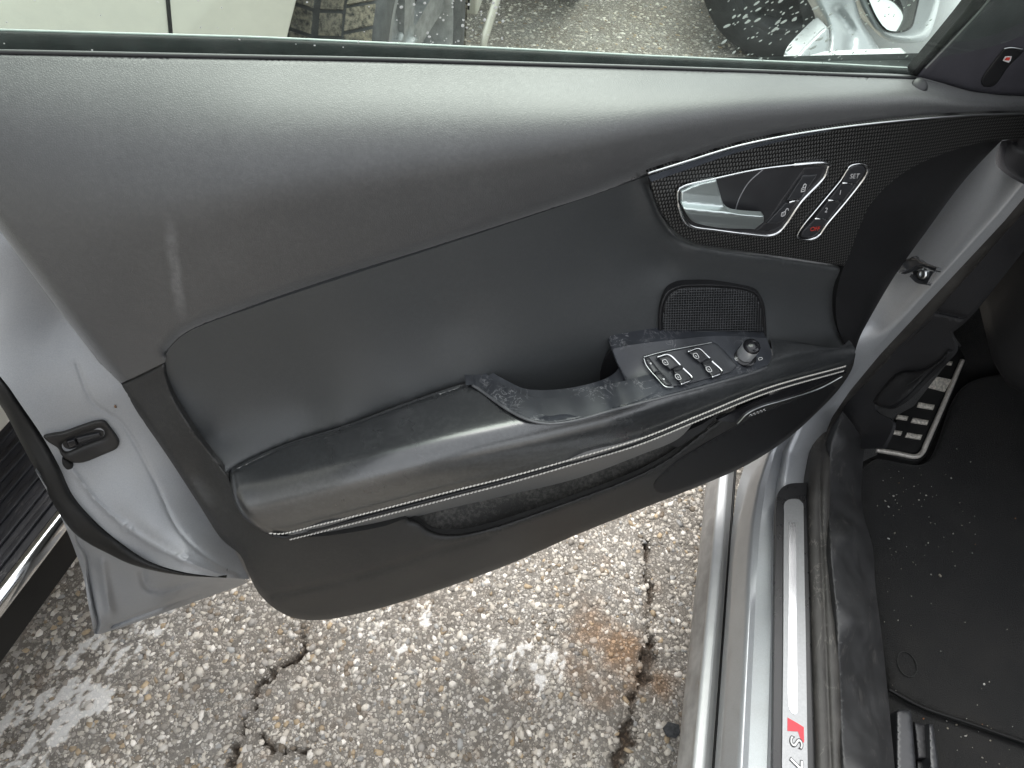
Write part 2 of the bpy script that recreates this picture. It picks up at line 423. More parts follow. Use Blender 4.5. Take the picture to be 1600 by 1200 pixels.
def m_carbon():
    m, t, b = nodes('carbon_weave')
    uv = N_(t, 'ShaderNodeUVMap', uv_map='map'); sp = N_(t, 'ShaderNodeSeparateXYZ'); t.links.new(uv.outputs[0], sp.inputs[0])
    k = 1/.0030
    x = mt(t, 'MULTIPLY', sp.outputs[0], k); y = mt(t, 'MULTIPLY', sp.outputs[1], k*.80)
    row = mt(t, 'FLOOR', y); fy = mt(t, 'FRACT', y)
    xs = mt(t, 'FRACT', mt(t, 'MULTIPLY_ADD', row, .5, x))
    a = mt(t, 'SUBTRACT', 1.0, mt(t, 'ABSOLUTE', mt(t, 'MULTIPLY_ADD', xs, 2.0, -1.0)))
    c = mt(t, 'SUBTRACT', 1.0, mt(t, 'ABSOLUTE', mt(t, 'MULTIPLY_ADD', fy, 2.0, -1.0)))
    bl = mt(t, 'MULTIPLY', ramp(t, a, [(.25, 0.0), (.75, 1.0)]), ramp(t, c, [(.1, 0.0), (.6, 1.0)]))
    t.links.new(mixc(t, bl, (.004, .004, .004), (.115, .115, .112)), b.inputs['Base Color'])
    b.inputs['Metallic'].default_value = .45
    b.inputs['Roughness'].default_value = .42; b.inputs['Coat Weight'].default_value = .25; b.inputs['Coat Roughness'].default_value = .12
    bump(t, b, bl, .7, .0005); return m
M['carbon'] = m_carbon()
def m_carpet():
    m, t, b = nodes('black_carpet')
    f = noise(t, 900, 3, .7); d = ramp(t, noise(t, 11, 6, .65), [(.42, 0.0), (.72, 1.0)])
    c = mixc(t, f, (.004, .004, .004), (.015, .015, .015)); c = mixc(t, mt(t, 'MULTIPLY', d, .4), c, (.032, .029, .026))
    t.links.new(c, b.inputs['Base Color']); b.inputs['Roughness'].default_value = .95; b.inputs['Specular IOR Level'].default_value = .15
    b.inputs['Sheen Weight'].default_value = .2; bump(t, b, f, .8, .002); return m
M['carpet'] = m_carpet()
def m_glass():
    m = bpy.data.materials.new('tinted_glass'); m.use_nodes = True; t = m.node_tree; t.nodes.clear()
    o = t.nodes.new('ShaderNodeOutputMaterial'); tr = N_(t, 'ShaderNodeBsdfTransparent'); tr.inputs[0].default_value = (.90, .95, .91, 1)
    gl = N_(t, 'ShaderNodeBsdfGlossy'); gl.inputs['Roughness'].default_value = .02
    fr = N_(t, 'ShaderNodeFresnel', IOR=1.35); df = N_(t, 'ShaderNodeBsdfDiffuse'); df.inputs[0].default_value = (.6, .62, .6, 1)
    mx = N_(t, 'ShaderNodeMixShader'); t.links.new(mt(t, 'MULTIPLY', fr.outputs[0], mt(t, 'SUBTRACT', 1.0, N_(t, 'ShaderNodeNewGeometry').outputs['Backfacing'])), mx.inputs[0]); t.links.new(tr.outputs[0], mx.inputs[1]); t.links.new(gl.outputs[0], mx.inputs[2])
    m2 = N_(t, 'ShaderNodeMixShader'); t.links.new(mt(t, 'MULTIPLY', ramp(t, noise(t, 45, 5, .7), [(.4, 0.2), (.8, 1.0)]), .07), m2.inputs[0])
    t.links.new(mx.outputs[0], m2.inputs[1]); t.links.new(df.outputs[0], m2.inputs[2]); t.links.new(m2.outputs[0], o.inputs[0])
    return m
M['glass'] = m_glass()
M['spot'] = plain('dried_water_spot', (.72, .74, .72), .4, var=.1)
def m_tyre():
    m, t, b = nodes('dusty_tyre')
    d = ramp(t, noise(t, 90, 5, .7), [(.35, 0.0), (.6, 1.0)])
    t.links.new(mixc(t, d, (.05, .048, .044), (.42, .37, .28)), b.inputs['Base Color']); b.inputs['Roughness'].default_value = .8
    bump(t, b, noise(t, 400, 3), .4, .001); return m
M['tread'] = m_tyre()
M['tyre'] = plain('tyre_rubber', (.10, .102, .105), .65, bs=150, bstr=.3, var=.35, vs=30)
M['blacktyre'] = plain('dark_tyre_rubber', (.030, .032, .034), .7, var=.3, vs=20)
M['board'] = scratched('running_board_rubber', (.022, .022, .025), .5, .4, (1, .12, 1), 60, (.2, .19, .18))

def m_ground(stones=False):
    m, t, b = nodes('exposed_aggregate_stone' if stones else 'exposed_aggregate')
    at = N_(t, 'ShaderNodeAttribute', attribute_name='tint')
    if stones:
        f = noise(t, 330, 3, .6); c = mixc(t, mt(t, 'MULTIPLY', f, .5), at.outputs['Color'], mixc(t, 1.0, at.outputs['Color'], (.55, .5, .45), 'MULTIPLY'))
        t.links.new(c, b.inputs['Base Color']); b.inputs['Roughness'].default_value = .55; bump(t, b, f, .25, .0008)
    else:
        v = N_(t, 'ShaderNodeTexVoronoi', Scale=210.0); t.links.new(pos(t), v.inputs['Vector'])
        v2 = voro(t, 210, 'DISTANCE_TO_EDGE'); sp = N_(t, 'ShaderNodeSeparateColor'); t.links.new(v.outputs['Color'], sp.inputs[0])
        pal = N_(t, 'ShaderNodeValToRGB'); t.links.new(sp.outputs[0], pal.inputs[0]); e = pal.color_ramp.elements
        cs = [(0, (.145, .134, .118)), (.35, (.205, .190, .167)), (.6, (.275, .255, .225)), (.8, (.36, .337, .302)), (1, (.45, .428, .395))]
        while len(e) < len(cs): e.new(.5)
        for el, (p_, c_) in zip(e, cs): el.position = p_; el.color = (*c_, 1)
        em = ramp(t, v2, [(0.02, 0.0), (.12, 1.0)])
        c = mixc(t, em, (.15, .139, .125), pal.outputs[0])
        c = mixc(t, ramp(t, noise(t, 6, 5, .6), [(.35, 0.0), (.7, 1.0)]), c, mixc(t, 1.0, c, (.78, .74, .70), 'MULTIPLY'))
        sa_ = N_(t, 'ShaderNodeSeparateColor'); t.links.new(at.outputs['Color'], sa_.inputs[0])
        c = mixc(t, 1.0, c, at.outputs['Color'], 'MULTIPLY')
        c = mixc(t, ramp(t, mt(t, 'ADD', mt(t, 'MULTIPLY_ADD', sa_.outputs[0], .42, -1.05), mt(t, 'MULTIPLY', noise(t, 240, 4, .7), .55)), [(0.15, 0.0), (.6, .8)]), c, mixc(t, noise(t, 160, 4), (.74, .73, .71), (.88, .87, .85)))
        t.links.new(c, b.inputs['Base Color']); b.inputs['Roughness'].default_value = .8
        bump(t, b, mt(t, 'ADD', em, mt(t, 'MULTIPLY', noise(t, 900, 3), .5)), .6, .0015)
    return m
M['ground'] = m_ground(); M['stone'] = m_ground(True)

# ------------------------------------------------------------------ ground
def gz(x, y): return on_axis([(x, y)], 2, 0.0)[0][:2]
def gl(L): return np.array([gz(*q) for q in L])
CRACKS = [gl([(1010, 850), (1014, 900), (1010, 965), (1016, 1010), (1008, 1065), (986, 1092), (982, 1145), (966, 1180), (960, 1230)]),
          gl([(470, 985), (478, 1019), (440, 1042), (406, 1065), (396, 1109), (376, 1147), (370, 1181), (350, 1215)]),
          gl([(376, 1147), (403, 1150), (425, 1175), (456, 1172), (480, 1180)])]
WHITE = [gl(L) for L in ([(262, 962), (212, 1018)], [(225, 985), (180, 1030), (120, 1075), (84, 1095)], [(150, 1000), (112, 1025), (78, 1050)],
         [(165, 1085), (130, 1110), (103, 1131), (40, 1190)], [(120, 1100), (75, 1150), (10, 1210)], [(60, 1100), (20, 1130), (-20, 1170)],
         [(665, 950), (640, 985), (618, 1010)], [(775, 1005), (760, 1035)], [(815, 1010), (800, 1040)], [(862, 1035), (830, 1060)],
         [(610, 950), (590, 985)])]
WW = [.016, .022, .015, .020, .022, .02, .024, .022, .022, .03, .018, .03]
WA = [1.4, 1.9, 1.6, 2.0, 1.9, 1.7, .85, .9, .9, .9, .8, .75]
RUST = [(gz(930, 990), .055, .7), (gz(965, 1015), .05, 1.0), (gz(905, 1035), .05, .6), (gz(1035, 1070), .03, .6), (gz(940, 1080), .05, .45), (gz(990, 1060), .03, .8)]
def vnoise(p, s, seed=0):
    """value noise for stains and wear"""
    q = p*s; i = np.floor(q).astype(np.int64); f = q-i; f = f*f*(3-2*f)
    def h(a, b):
        n = (a*374761393+b*668265263+seed*1442695) & 0x7fffffff; n = ((n ^ (n >> 13))*1274126177) & 0x7fffffff
        return ((n ^ (n >> 16)) & 0xffff)/65535.0
    return (h(i[:, 0], i[:, 1])*(1-f[:, 0])+h(i[:, 0]+1, i[:, 1])*f[:, 0])*(1-f[:, 1]) + (h(i[:, 0], i[:, 1]+1)*(1-f[:, 0])+h(i[:, 0]+1, i[:, 1]+1)*f[:, 0])*f[:, 1]
def fbm(p, s, seed=0): return .5*vnoise(p, s, seed)+.3*vnoise(p, s*2.3, seed+1)+.2*vnoise(p, s*5.1, seed+2)
def stains(p):
    """wear of the pavement: mix-in colour and amount for white scrapes, rust stain, dark cracks"""
    n1 = fbm(p, 60, 3); n2 = fbm(p, 22, 9)
    wp = p + .010*(np.stack([fbm(p, 70, 5), fbm(p, 70, 6)], 1)-.5)*2
    wh = np.zeros(len(p)); e1 = gz(95, 1155)-gz(150, 1080); e1 = e1/np.linalg.norm(e1); rot = np.stack([p @ e1, (p @ np.array([-e1[1], e1[0]]))*3.0], 1); ns = fbm(rot, 52, 41)
    for L, w, a in zip(WHITE, WW, WA): wh = np.maximum(wh, a*np.clip(1.25-pl_dist(wp, L)/w, 0, 1))
    wh = np.where(wh > .02, np.clip((np.minimum(wh, 1.3)*.55+ns*2.6+n1*1.1-2.28)*2.4, 0, 1), 0)
    ru = np.zeros(len(p))
    for c, r, a in RUST: ru = np.maximum(ru, a*np.clip(1.3-np.linalg.norm(wp-c, axis=1)/r, 0, 1))
    ru = np.clip((ru*.9+n2*.7+n1*.5-.72)*1.35, 0, .9)
    cp = p + .012*(np.stack([fbm(p, 45, 15), fbm(p, 45, 16)], 1)-.5)*2
    cr = np.zeros(len(p)); dk = np.zeros(len(p))
    for k, L in enumerate(CRACKS):
        d = pl_dist(cp, L); cr = np.maximum(cr, np.clip(1.4-d/(.0012+.017*np.clip(n1-.42, 0, 1)), 0, 1)); dk = np.maximum(dk, np.clip(1-d/.03, 0, 1)*.5)
    for q, rx, ry, am in ((gz(1012, 1030), .013, .016, .95), (gz(1006, 1058), .012, .018, .9), (gz(986, 1098), .009, .014, .7), (gz(980, 1150), .013, .022, 1.0), (gz(968, 1180), .010, .02, .9)):
        d0 = np.linalg.norm((wp-q)/[rx, ry], axis=1); cr = np.maximum(cr, am*np.clip((1.25-d0+.9*(n1-.5))*2, 0, 1))
    return wh, ru, cr, dk
def ground_tint(p):
    wh, ru, cr, dk = stains(p); c = np.ones((len(p), 3))*(1.3+.25*(fbm(p, 9, 21)-.5))[:, None]
    def mx(c, k, col): return c*(1-k[:, None])+np.array(col)*k[:, None]
    c = mx(c, dk, (.6, .55, .5)); c = mx(c, ru, (1.15, .78, .50)); c = mx(c, wh, (3.6, 3.55, 3.5)); c = mx(c, cr, (.25, .185, .135))
    return c
V, Fc = box_geo((-60, -60, -.3), (60, 60, -.02)); 
o = mesh_obj('ground', V, Fc, M['ground'], smooth=False, kind='structure', col=np.ones((len(V), 3))*1.6)
x0, x1, y0, y1 = -1.05, .40, -.12, .98; st = .0048
gx = np.arange(x0, x1, st); gy = np.arange(y0, y1, st); XX, YY = np.meshgrid(gx, gy); p = np.stack([XX.ravel(), YY.ravel()], 1)
wh, ru, cr, dk = stains(p); z = -.016*cr + .0015*wh + .003*(fbm(p, 30, 31)-.5)
edge = np.minimum(np.minimum(p[:, 0]-x0, x1-p[:, 0]), np.minimum(p[:, 1]-y0, y1-p[:, 1])); z = z*np.clip(edge/.05, 0, 1)
nx, ny = len(gx), len(gy); idx = np.arange(nx*ny).reshape(ny, nx)
Q = np.stack([idx[:-1, :-1], idx[:-1, 1:], idx[1:, 1:], idx[1:, :-1]], -1).reshape(-1, 4)
mesh_obj('pavement', np.column_stack([p, z]), Q, M['ground'], kind='structure', col=ground_tint(p))
# stones of the exposed aggregate
phi = (1+5**.5)/2
ico = np.array([(-1, phi, 0), (1, phi, 0), (-1, -phi, 0), (1, -phi, 0), (0, -1, phi), (0, 1, phi), (0, -1, -phi), (0, 1, -phi), (phi, 0, -1), (phi, 0, 1), (-phi, 0, -1), (-phi, 0, 1)])/math.sqrt(1+phi*phi)
icf = np.array([(0, 11, 5), (0, 5, 1), (0, 1, 7), (0, 7, 10), (0, 10, 11), (1, 5, 9), (5, 11, 4), (11, 10, 2), (10, 7, 6), (7, 1, 8), (3, 9, 4), (3, 4, 2), (3, 2, 6), (3, 6, 8), (3, 8, 9), (4, 9, 5), (2, 4, 11), (6, 2, 10), (8, 6, 7), (9, 8, 1)])
def stones(name, n, rect, smin, smax, pw, zg=0.0, br=1.0):
    c = np.stack([rng.uniform(rect[0], rect[1], n), rng.uniform(rect[2], rect[3], n)], 1)
    r = smin+(smax-smin)*rng.random(n)**pw
    wh, ru, cr, dk = stains(c)
    keep = (cr < .25) & (wh < .7*rng.random(n)+.3) & ~((ru > .5) & (rng.random(n) < .55))
    c, r, wh, ru, dk = c[keep], r[keep], wh[keep], ru[keep], dk[keep]; n = len(c)
    an = rng.uniform(0, 6.283, n); s = r[:, None]*np.stack([rng.uniform(.75, 1.35, n), rng.uniform(.6, 1.0, n), rng.uniform(.22, .45, n)], 1)
    v = ico[None]*(1+.28*rng.standard_normal((n, 12, 1)).clip(-1.3, 1.3))*s[:, None]
    ca, sa = np.cos(an)[:, None], np.sin(an)[:, None]
    v = np.stack([v[..., 0]*ca-v[..., 1]*sa, v[..., 0]*sa+v[..., 1]*ca, v[..., 2]], -1)
    v += np.stack([c[:, 0], c[:, 1], s[:, 2]*.15-.001*rng.random(n)+zg], 1)[:, None]
    pal = np.array([(.46, .43, .38), (.39, .36, .315), (.30, .282, .258), (.21, .193, .17), (.32, .25, .165), (.18, .148, .112), (.60, .57, .525), (.27, .268, .26)])
    col = pal[rng.choice(len(pal), n, p=[.22, .20, .14, .15, .06, .06, .12, .05])]*rng.uniform(1.0, 1.75, (n, 1))*br
    col = col*(1-dk[:, None]*.4); col = col*(1-ru[:, None]*.75)+np.array((.34, .215, .12))*ru[:, None]*.75; wk = np.clip(wh*1.3, 0, 1)[:, None]; col = col*(1-wk)+np.array((.84, .82, .79))*wk
    f = (icf[None]+(np.arange(n)*12)[:, None, None]).reshape(-1, 3)
    o = mesh_obj(name, v.reshape(-1, 3), f, M['stone'], smooth=False, kind='stuff', col=np.repeat(col, 12, 0))
    o['label'] = 'pale tan and grey pebbles of the exposed aggregate paving'; o['category'] = 'gravel'
    return o
pc = np.append(gz(1050, 1143), .004)
V = ico*np.array([.017, .014, .007])*(1+.25*rng.standard_normal((12, 1)).clip(-1, 1))+pc
o = mesh_obj('stone_chip', V, [list(f) for f in icf], plain('dark_stone', (.05, .052, .055), .8, var=.4, vs=300, bs=500, bd=.001), smooth=False)
o['label'] = 'dark angular stone chip lying on the paving close to the silver sill'; o['category'] = 'stone'
g1 = stones('gravel', 60000, (-1.0, .34, -.08, .92), .0010, .0070, 4.0)
g2 = stones('gravel', 9000, (-1.0, .75, 2.2, 3.6), .003, .010, 2.0, -.02, 1.3)  # far stones lightened to offset the shade of the dark cars
g2['label'] = 'pale grey pebbly paving seen through the door window'

# ------------------------------------------------------------------ the silver car: open front door
car = empty('silver_car', (0.9, -0.2, 0.0), 'silver car seen from its open front door with black grained trim and sill plate', 'car')

UX = np.array([-150, 0, 200, 400, 700, 950, 1200, 1400, 1600, 1720.])
UT = np.array([0, .1, .2, .3, .4, .5, .6, .8, 1])
UV_ = np.array([[.006, .027, .043, .053, .060, .066, .071, .078, .081], [.006, .030, .050, .064, .073, .079, .083, .088, .089], [.006, .030, .051, .068, .079, .087, .091, .094, .093],
                [.006, .027, .047, .064, .077, .086, .091, .094, .092], [.006, .023, .041, .056, .068, .077, .082, .085, .084], [.006, .020, .036, .050, .061, .069, .074, .077, .077],
                [.006, .018, .030, .040, .048, .053, .056, .058, .058], [.006, .014, .022, .029, .034, .0375, .040, .041, .041], [.006, .010, .0135, .017, .020, .022, .0235, .025, .025], [.006, .009, .012, .015, .0175, .019, .021, .022, .022]])
UB = np.array([(-150, 80), (0, 82), (400, 90), (600, 94), (800, 100), (1000, 106), (1200, 113), (1300, 117), (1430, 122), (1470, 131), (1515, 143), (1560, 149), (1720, 152)])
UL = np.array([(-150, 650), (0, 628), (183, 602), (258, 560), (400, 479), (560, 426), (700, 381), (850, 331), (950, 297), (1012, 271), (1150, 229), (1300, 201), (1450, 185), (1590, 178), (1720, 180)])
_t = np.linspace(0, 1, 101)
_kk = np.exp(-(np.arange(-12, 13)/5.0)**2); _kk /= _kk.sum()
UF = np.array([np.convolve(np.concatenate([2*h[0]-h[12:0:-1], h, 2*h[-1]-h[-2:-14:-1]]), _kk, 'valid') for h in (np.interp(_t, UT, r) for r in UV_)])
def upf(p):
    p = np.atleast_2d(np.asarray(p, float)); x, y = p[:, 0], p[:, 1]; out = 0
    yb = np.interp(x, UB[:, 0], UB[:, 1]); yl = sum(np.interp(x+d, UL[:, 0], UL[:, 1]) for d in (-30, 0, 30))/3
    t = np.clip((y-yb)/np.maximum(yl-yb, 5), 0, 1)*100; i = np.minimum(t.astype(int), 99); f = t-i
    for dx, w in zip((-90, -60, -30, 0, 30, 60, 90), (.06, .12, .2, .24, .2, .12, .06)):
        g = np.clip(np.interp(x+dx, UX, np.arange(len(UX))), 0, len(UX)-1.0001); j = g.astype(int); r = g-j
        v = (UF[j, i]*(1-f)+UF[j, i+1]*f)*(1-r)+(UF[j+1, i]*(1-f)+UF[j+1, i+1]*f)*r; out = out+w*v
    return out
INS_TOP = [(258, 567), (262, 548), (290, 521), (400, 479), (560, 426), (700, 381), (850, 331), (950, 297), (1012, 271)]
TRAIL = [(-150, 160), (-75, 258), (0, 361), (90, 482), (183, 601)]
BELT = [(-150, 80), (0, 82), (400, 90), (600, 94), (800, 100), (1000, 106), (1200, 113), (1300, 117), (1430, 122)]
CHROME = [(1012, 271), (1080, 250), (1150, 229), (1225, 213), (1300, 201), (1375, 192), (1450, 185), (1520, 180), (1590, 178), (1700, 179)]

# ---- shell of the door (painted pressing), the thing the trim is fixed to
def on_u(p, u):
    d = rays(p); t = (np.asarray(u)-np.dot(CAM-G, D))/(d @ D); return CAM+d*t[:, None]
def vs_of(px, py, u): return float(np.dot(on_u([(px, py)], u)[0]-G, N))
sh = [(x, y, vs_of(x, y, u)) for x, y, u in [
      (0, 380, .375), (-60, 330, .40), (90, 500, .365), (-80, 480, .44), (0, 500, .40), (180, 615, .338), (100, 600, .375), (30, 600, .405), (10, 610, .415),
      (60, 690, .412), (160, 690, .370), (253, 712, .322), (200, 780, .362), (113, 775, .410), (150, 800, .395), (310, 800, .306), (240, 830, .345),
      (347, 856, .288), (290, 868, .315), (187, 847, .385), (330, 892, .296), (377, 905, .278), (233, 868, .36)]]
shf = TPS(sh)
SEAL_IN = [(-70, 500), (-35, 548), (10, 600), (33, 633), (67, 683), (93, 730), (113, 773), (147, 813), (187, 847), (233, 877), (283, 893), (352, 903)]
shell_out = [(-150, 150, 1), (-90, 235), (5, 361), (95, 482), (190, 601), (263, 700), (320, 787), (357, 843), (390, 905, 1), (352, 903, 1)] + SEAL_IN[::-1][1:] + [(-150, 420, 1)]
gd = [patch_geo(shell_out, shf, step=7, thick=.012, bumps=[([(113, 735), (160, 792), (240, 851), (330, 892), (365, 900)], 4, .0016),
      ([(120, 570), (145, 628), (190, 662), (240, 748), (280, 830), (335, 878), (375, 898)], 3, -.0010),
      ([(190, 823), (199, 817), (207, 823), (200, 832), (190, 826)], 2.4, .0006), ([(277, 869), (286, 864), (295, 869), (288, 877), (278, 873)], 2.4, .0006)])]
# lower corner of the outer skin with its hem, beyond the weatherstrip
lf = TPS([(x, y, vs_of(x, y, u)) for x, y, u in [(60, 743, .425), (113, 830, .432), (140, 850, .425), (200, 880, .405), (283, 898, .36), (350, 905, .32), (380, 908, .31),
          (110, 840, .447), (130, 900, .475), (147, 990, .497), (168, 985, .49), (260, 955, .425), (380, 912, .335), (200, 940, .445), (290, 920, .385)]])
corner = [(55, 735, 1), (87, 780), (140, 838), (200, 868), (283, 888), (372, 899, 1), (386, 911, 1), (260, 956), (172, 986), (153, 991), (147, 990, 1), (138, 945), (130, 900), (110, 842), (90, 797)]
gd.append(patch_geo(corner, lf, step=5, thick=.003, bumps=[([(118, 832), (121, 845), (135, 868), (140, 905), (148, 950), (153, 975), (149, 988)], 2.6, -.005),
      ([(175, 978), (260, 947), (330, 922), (385, 905)], 2.6, -.0045), ([(160, 880), (166, 920), (172, 955)], 7, .006),
      ([(222, 895), (228, 915), (245, 922), (300, 908), (330, 902)], 6, -.006)]))
# outer skin, belt to hem (the far side of the door)
rails = []; ul = np.linspace(.44, -.47, 24)
zlow = lambda u: float(np.interp(u, [-.58, -.50, -.45, -.23, .07, .30, .44], [.70, .64, .55, .47, .41, .34, .31]))
for t, v in [(0, -.035), (.08, -.055), (.25, -.075), (.45, -.08), (.7, -.06), (.88, -.01), (1, .06)]:
    rails.append([door(u, .93*(1-t)+zlow(u)*t, v-.04*t*max(0, min(1, (.3-u)/.6))) for u in ul])
gd.append(loft_geo(rails, 40, 4))
V, Fc, uv = join(gd)
dr = mesh_obj('door', V, Fc, M['paint_in'], car, uv=uv); dr['label'] = 'open silver front door with black inner trim'
sm(dr, 60)

# armrest: a padded shelf that rolls over into an upright front
AB = np.array([(357, 856), (440, 838), (500, 825), (600, 799), (700, 773), (800, 748), (900, 720), (1000, 690), (1100, 650), (1200, 610), (1340, 570)])
AC = np.array([(330, 806), (357, 803), (400, 795), (450, 784), (570, 751), (700, 717), (850, 683), (1000, 647), (1150, 603), (1300, 560), (1345, 548)])
AVF = np.array([(357, .196), (440, .2), (570, .206), (700, .206), (850, .2), (1000, .191), (1120, .160), (1200, .136), (1330, .082)])
def _w(T, x): return sum(np.interp(x+dx, T[:, 0], T[:, 1]) for dx in range(-48, 49, 12))/9
KS = .0
def f_arm(p):
    p = np.atleast_2d(np.asarray(p, float)); x, y = p[:, 0], p[:, 1]
    vf, yc, yb = _w(AVF, x), _w(AC, x), _w(AB, x)
    zc = on_door(np.column_stack([x, yc]), vf)[:, 2]                     # the crest line in space
    d = rays(p); dn = d @ N; t = (zc+KS*vf-KS*CN-CAM[2])/(d[:, 2]+KS*dn); vp = CN+t*dn
    face = vf-.005*np.clip((yb-y)/np.maximum(yb-yc, 6), -.3, 1.3)
    k = np.interp(x, [400, 900, 1200, 1330], [.024, .022, .016, .012]); h = np.clip(k-np.abs(vp-face), 0, None)/k
    return np.minimum(vp, face)-h*h*k/4
def fa(x, y, dv=0.0): return (x, y, float(f_arm([(x, y)])[0])+dv)
# ---- trim
add_run(M['upper'], on_door([(262, 330)], upf(np.array([(262, 330)])))[0], on_door([(287, 505)], upf(np.array([(287, 505)])))[0], .006, (.26, .26, .26))
patch('upper_trim', [(*BELT[0], 1)] + BELT[1:] + [(1470, 131), (1515, 143), (1560, 149), (1700, 152, 1), (1700, 181, 1)] + CHROME[::-1][1:-1] + [(1012, 273)]
      + INS_TOP[::-1][1:] + [(258, 566, 1), (183, 602, 1)] + TRAIL[::-1][1:-1] + [(-150, 160, 1)], upf, M['upper'], dr, step=9, thick=.005,
      roll=[(BELT, 7, .004), (INS_TOP[1:] + [(1050, 258)], 22, .012), (TRAIL, 20, .014), (CHROME[1:], 16, .008)])
f_ins = TPS([(262, 552, .088), (400, 484, .089), (560, 432, .087), (700, 386, .081), (850, 336, .074), (950, 302, .068), (1005, 280, .066),
      (262, 600, .092), (450, 560, .093), (700, 500, .090), (900, 430, .078), (980, 390, .068), (1045, 405, .062), (1000, 330, .066),
      (300, 672, .112), fa(357, 738, -.005), fa(450, 696, -.006), fa(540, 668, -.006), fa(640, 631, -.006), fa(735, 602, -.006), (330, 690, .113), (480, 640, .109), (650, 580, .109), (800, 560, .106), (920, 530, .097),
      (1030, 450, .074), (1030, 528, .092), (1110, 410, .066), (1200, 425, .058), (1300, 440, .043), (1250, 500, .055), (1120, 480, .072),
      (1196, 526, .080), (1300, 545, .058), (1318, 540, .055), (840, 648, .122), (930, 635, .114), (735, 650, .124), (640, 665, .127), (1018, 320, .071), (1090, 388, .073), (1200, 402, .066), (1314, 418, .050)])
f_in0 = f_ins
AT0 = np.array([(340, 748), (357, 738), (400, 717), (450, 696), (540, 668), (640, 631), (725, 603), (745, 601), (760, 640)])
def f_ins(p):
    p = np.atleast_2d(np.asarray(p, float)); d = p[:, 1]-np.interp(p[:, 0], AT0[:, 0], AT0[:, 1])
    return f_in0(p)-np.where(p[:, 0] < 800, .008*np.clip((d+3)/6, 0, 1), 0)
patch('leather_insert', [(256, 562, 1)] + INS_TOP[1:-1] + [(1014, 274, 1), (1018, 300), (1032, 337), (1055, 366), (1085, 381), (1140, 390), (1230, 403), (1320, 417, 1), (1309, 450), (1306, 490), (1312, 520), (1322, 545, 1),
      (1200, 545), (1040, 560), (990, 620), (930, 660), (830, 668), (740, 640), (640, 650), (540, 690), (450, 715), (362, 752, 1), (325, 714), (290, 668), (262, 624), (250, 588)],
      f_ins, M['insert'], dr, step=9, thick=.006, roll=[([(1014, 285), (1018, 300), (1032, 337), (1055, 366), (1085, 381), (1140, 390), (1230, 403), (1320, 417)], 18, .011),
      ([(1320, 417), (1309, 450), (1306, 490), (1312, 520), (1322, 545)], 10, .008), ])
# lower trim: strip along the lock side, shoulder, door bottom
POCKET_EDGE = [(600, 822), (640, 810), (655, 815), (668, 826), (686, 833), (720, 834), (760, 826), (800, 814), (850, 797), (900, 779), (960, 757), (1010, 735), (1050, 712), (1090, 681), (1125, 655)]
BOTTOM = [(1337, 553), (1331, 577), (1310, 609), (1280, 641), (1230, 686), (1170, 725), (1106, 754), (1000, 796), (900, 836), (800, 880), (700, 917), (620, 943), (550, 961), (500, 969), (465, 967), (437, 956), (417, 941), (401, 922)]
lo_tr = [(387, 893), (376, 868), (347, 843), (310, 787), (253, 700), (183, 602)]
f_low = TPS([(183, 602, .090), (258, 567, .094), (262, 610, .100), (300, 672, .122), fa(352, 738, -.002), (253, 700, .119), (310, 787, .152), (318, 745, .130), (340, 772, .148), (354, 795, .166), (375, 818, .178), (347, 843, .170),
      (385, 893, .197), (402, 925, .203), (430, 845, .197), (440, 900, .207), (417, 935, .208), (450, 932, .210), (480, 968, .202), (560, 850, .199), (560, 905, .206), (560, 955, .198), (650, 930, .194), (640, 865, .203), (640, 812, .190),
      (690, 845, .203), (800, 830, .196), (800, 880, .178), (900, 795, .178), (900, 835, .158), (1000, 755, .157), (1000, 795, .137), (1100, 690, .120), (1106, 753, .108), (1180, 660, .098), (1230, 685, .086),
      (1320, 580, .073), (1310, 607, .068), (1335, 555, .066), (1100, 665, .122), (1200, 630, .098)])
patch('lower_trim', [(183, 602, 1), (258, 566, 1), (259, 585), (272, 622), (300, 668), (333, 713), (353, 740), (368, 780), (382, 806), (400, 824), (428, 838), (500, 838), (560, 830)] + POCKET_EDGE +
      [(1150, 648), (1200, 625), (1260, 598), (1325, 562)] + [(1337, 553, 1)] + BOTTOM[1:] + lo_tr[:-1], f_low, M['lower'], dr, step=8, thick=.006,
      roll=[(BOTTOM, 10, .008), (POCKET_EDGE[1:], 13, .009), (BOTTOM[-2:] + lo_tr, 12, .010), ([(183, 602), (258, 566)], 7, .004), ([(258, 566), (259, 585), (272, 622), (300, 668), (333, 713), (353, 740)], 5, .003)],
      bumps=[([(412, 933), (500, 915), (600, 888), (690, 858), (760, 838)], 5, -.0022), ([(1012, 742), (1060, 715), (1110, 688), (1160, 672)], 2, -.001)])
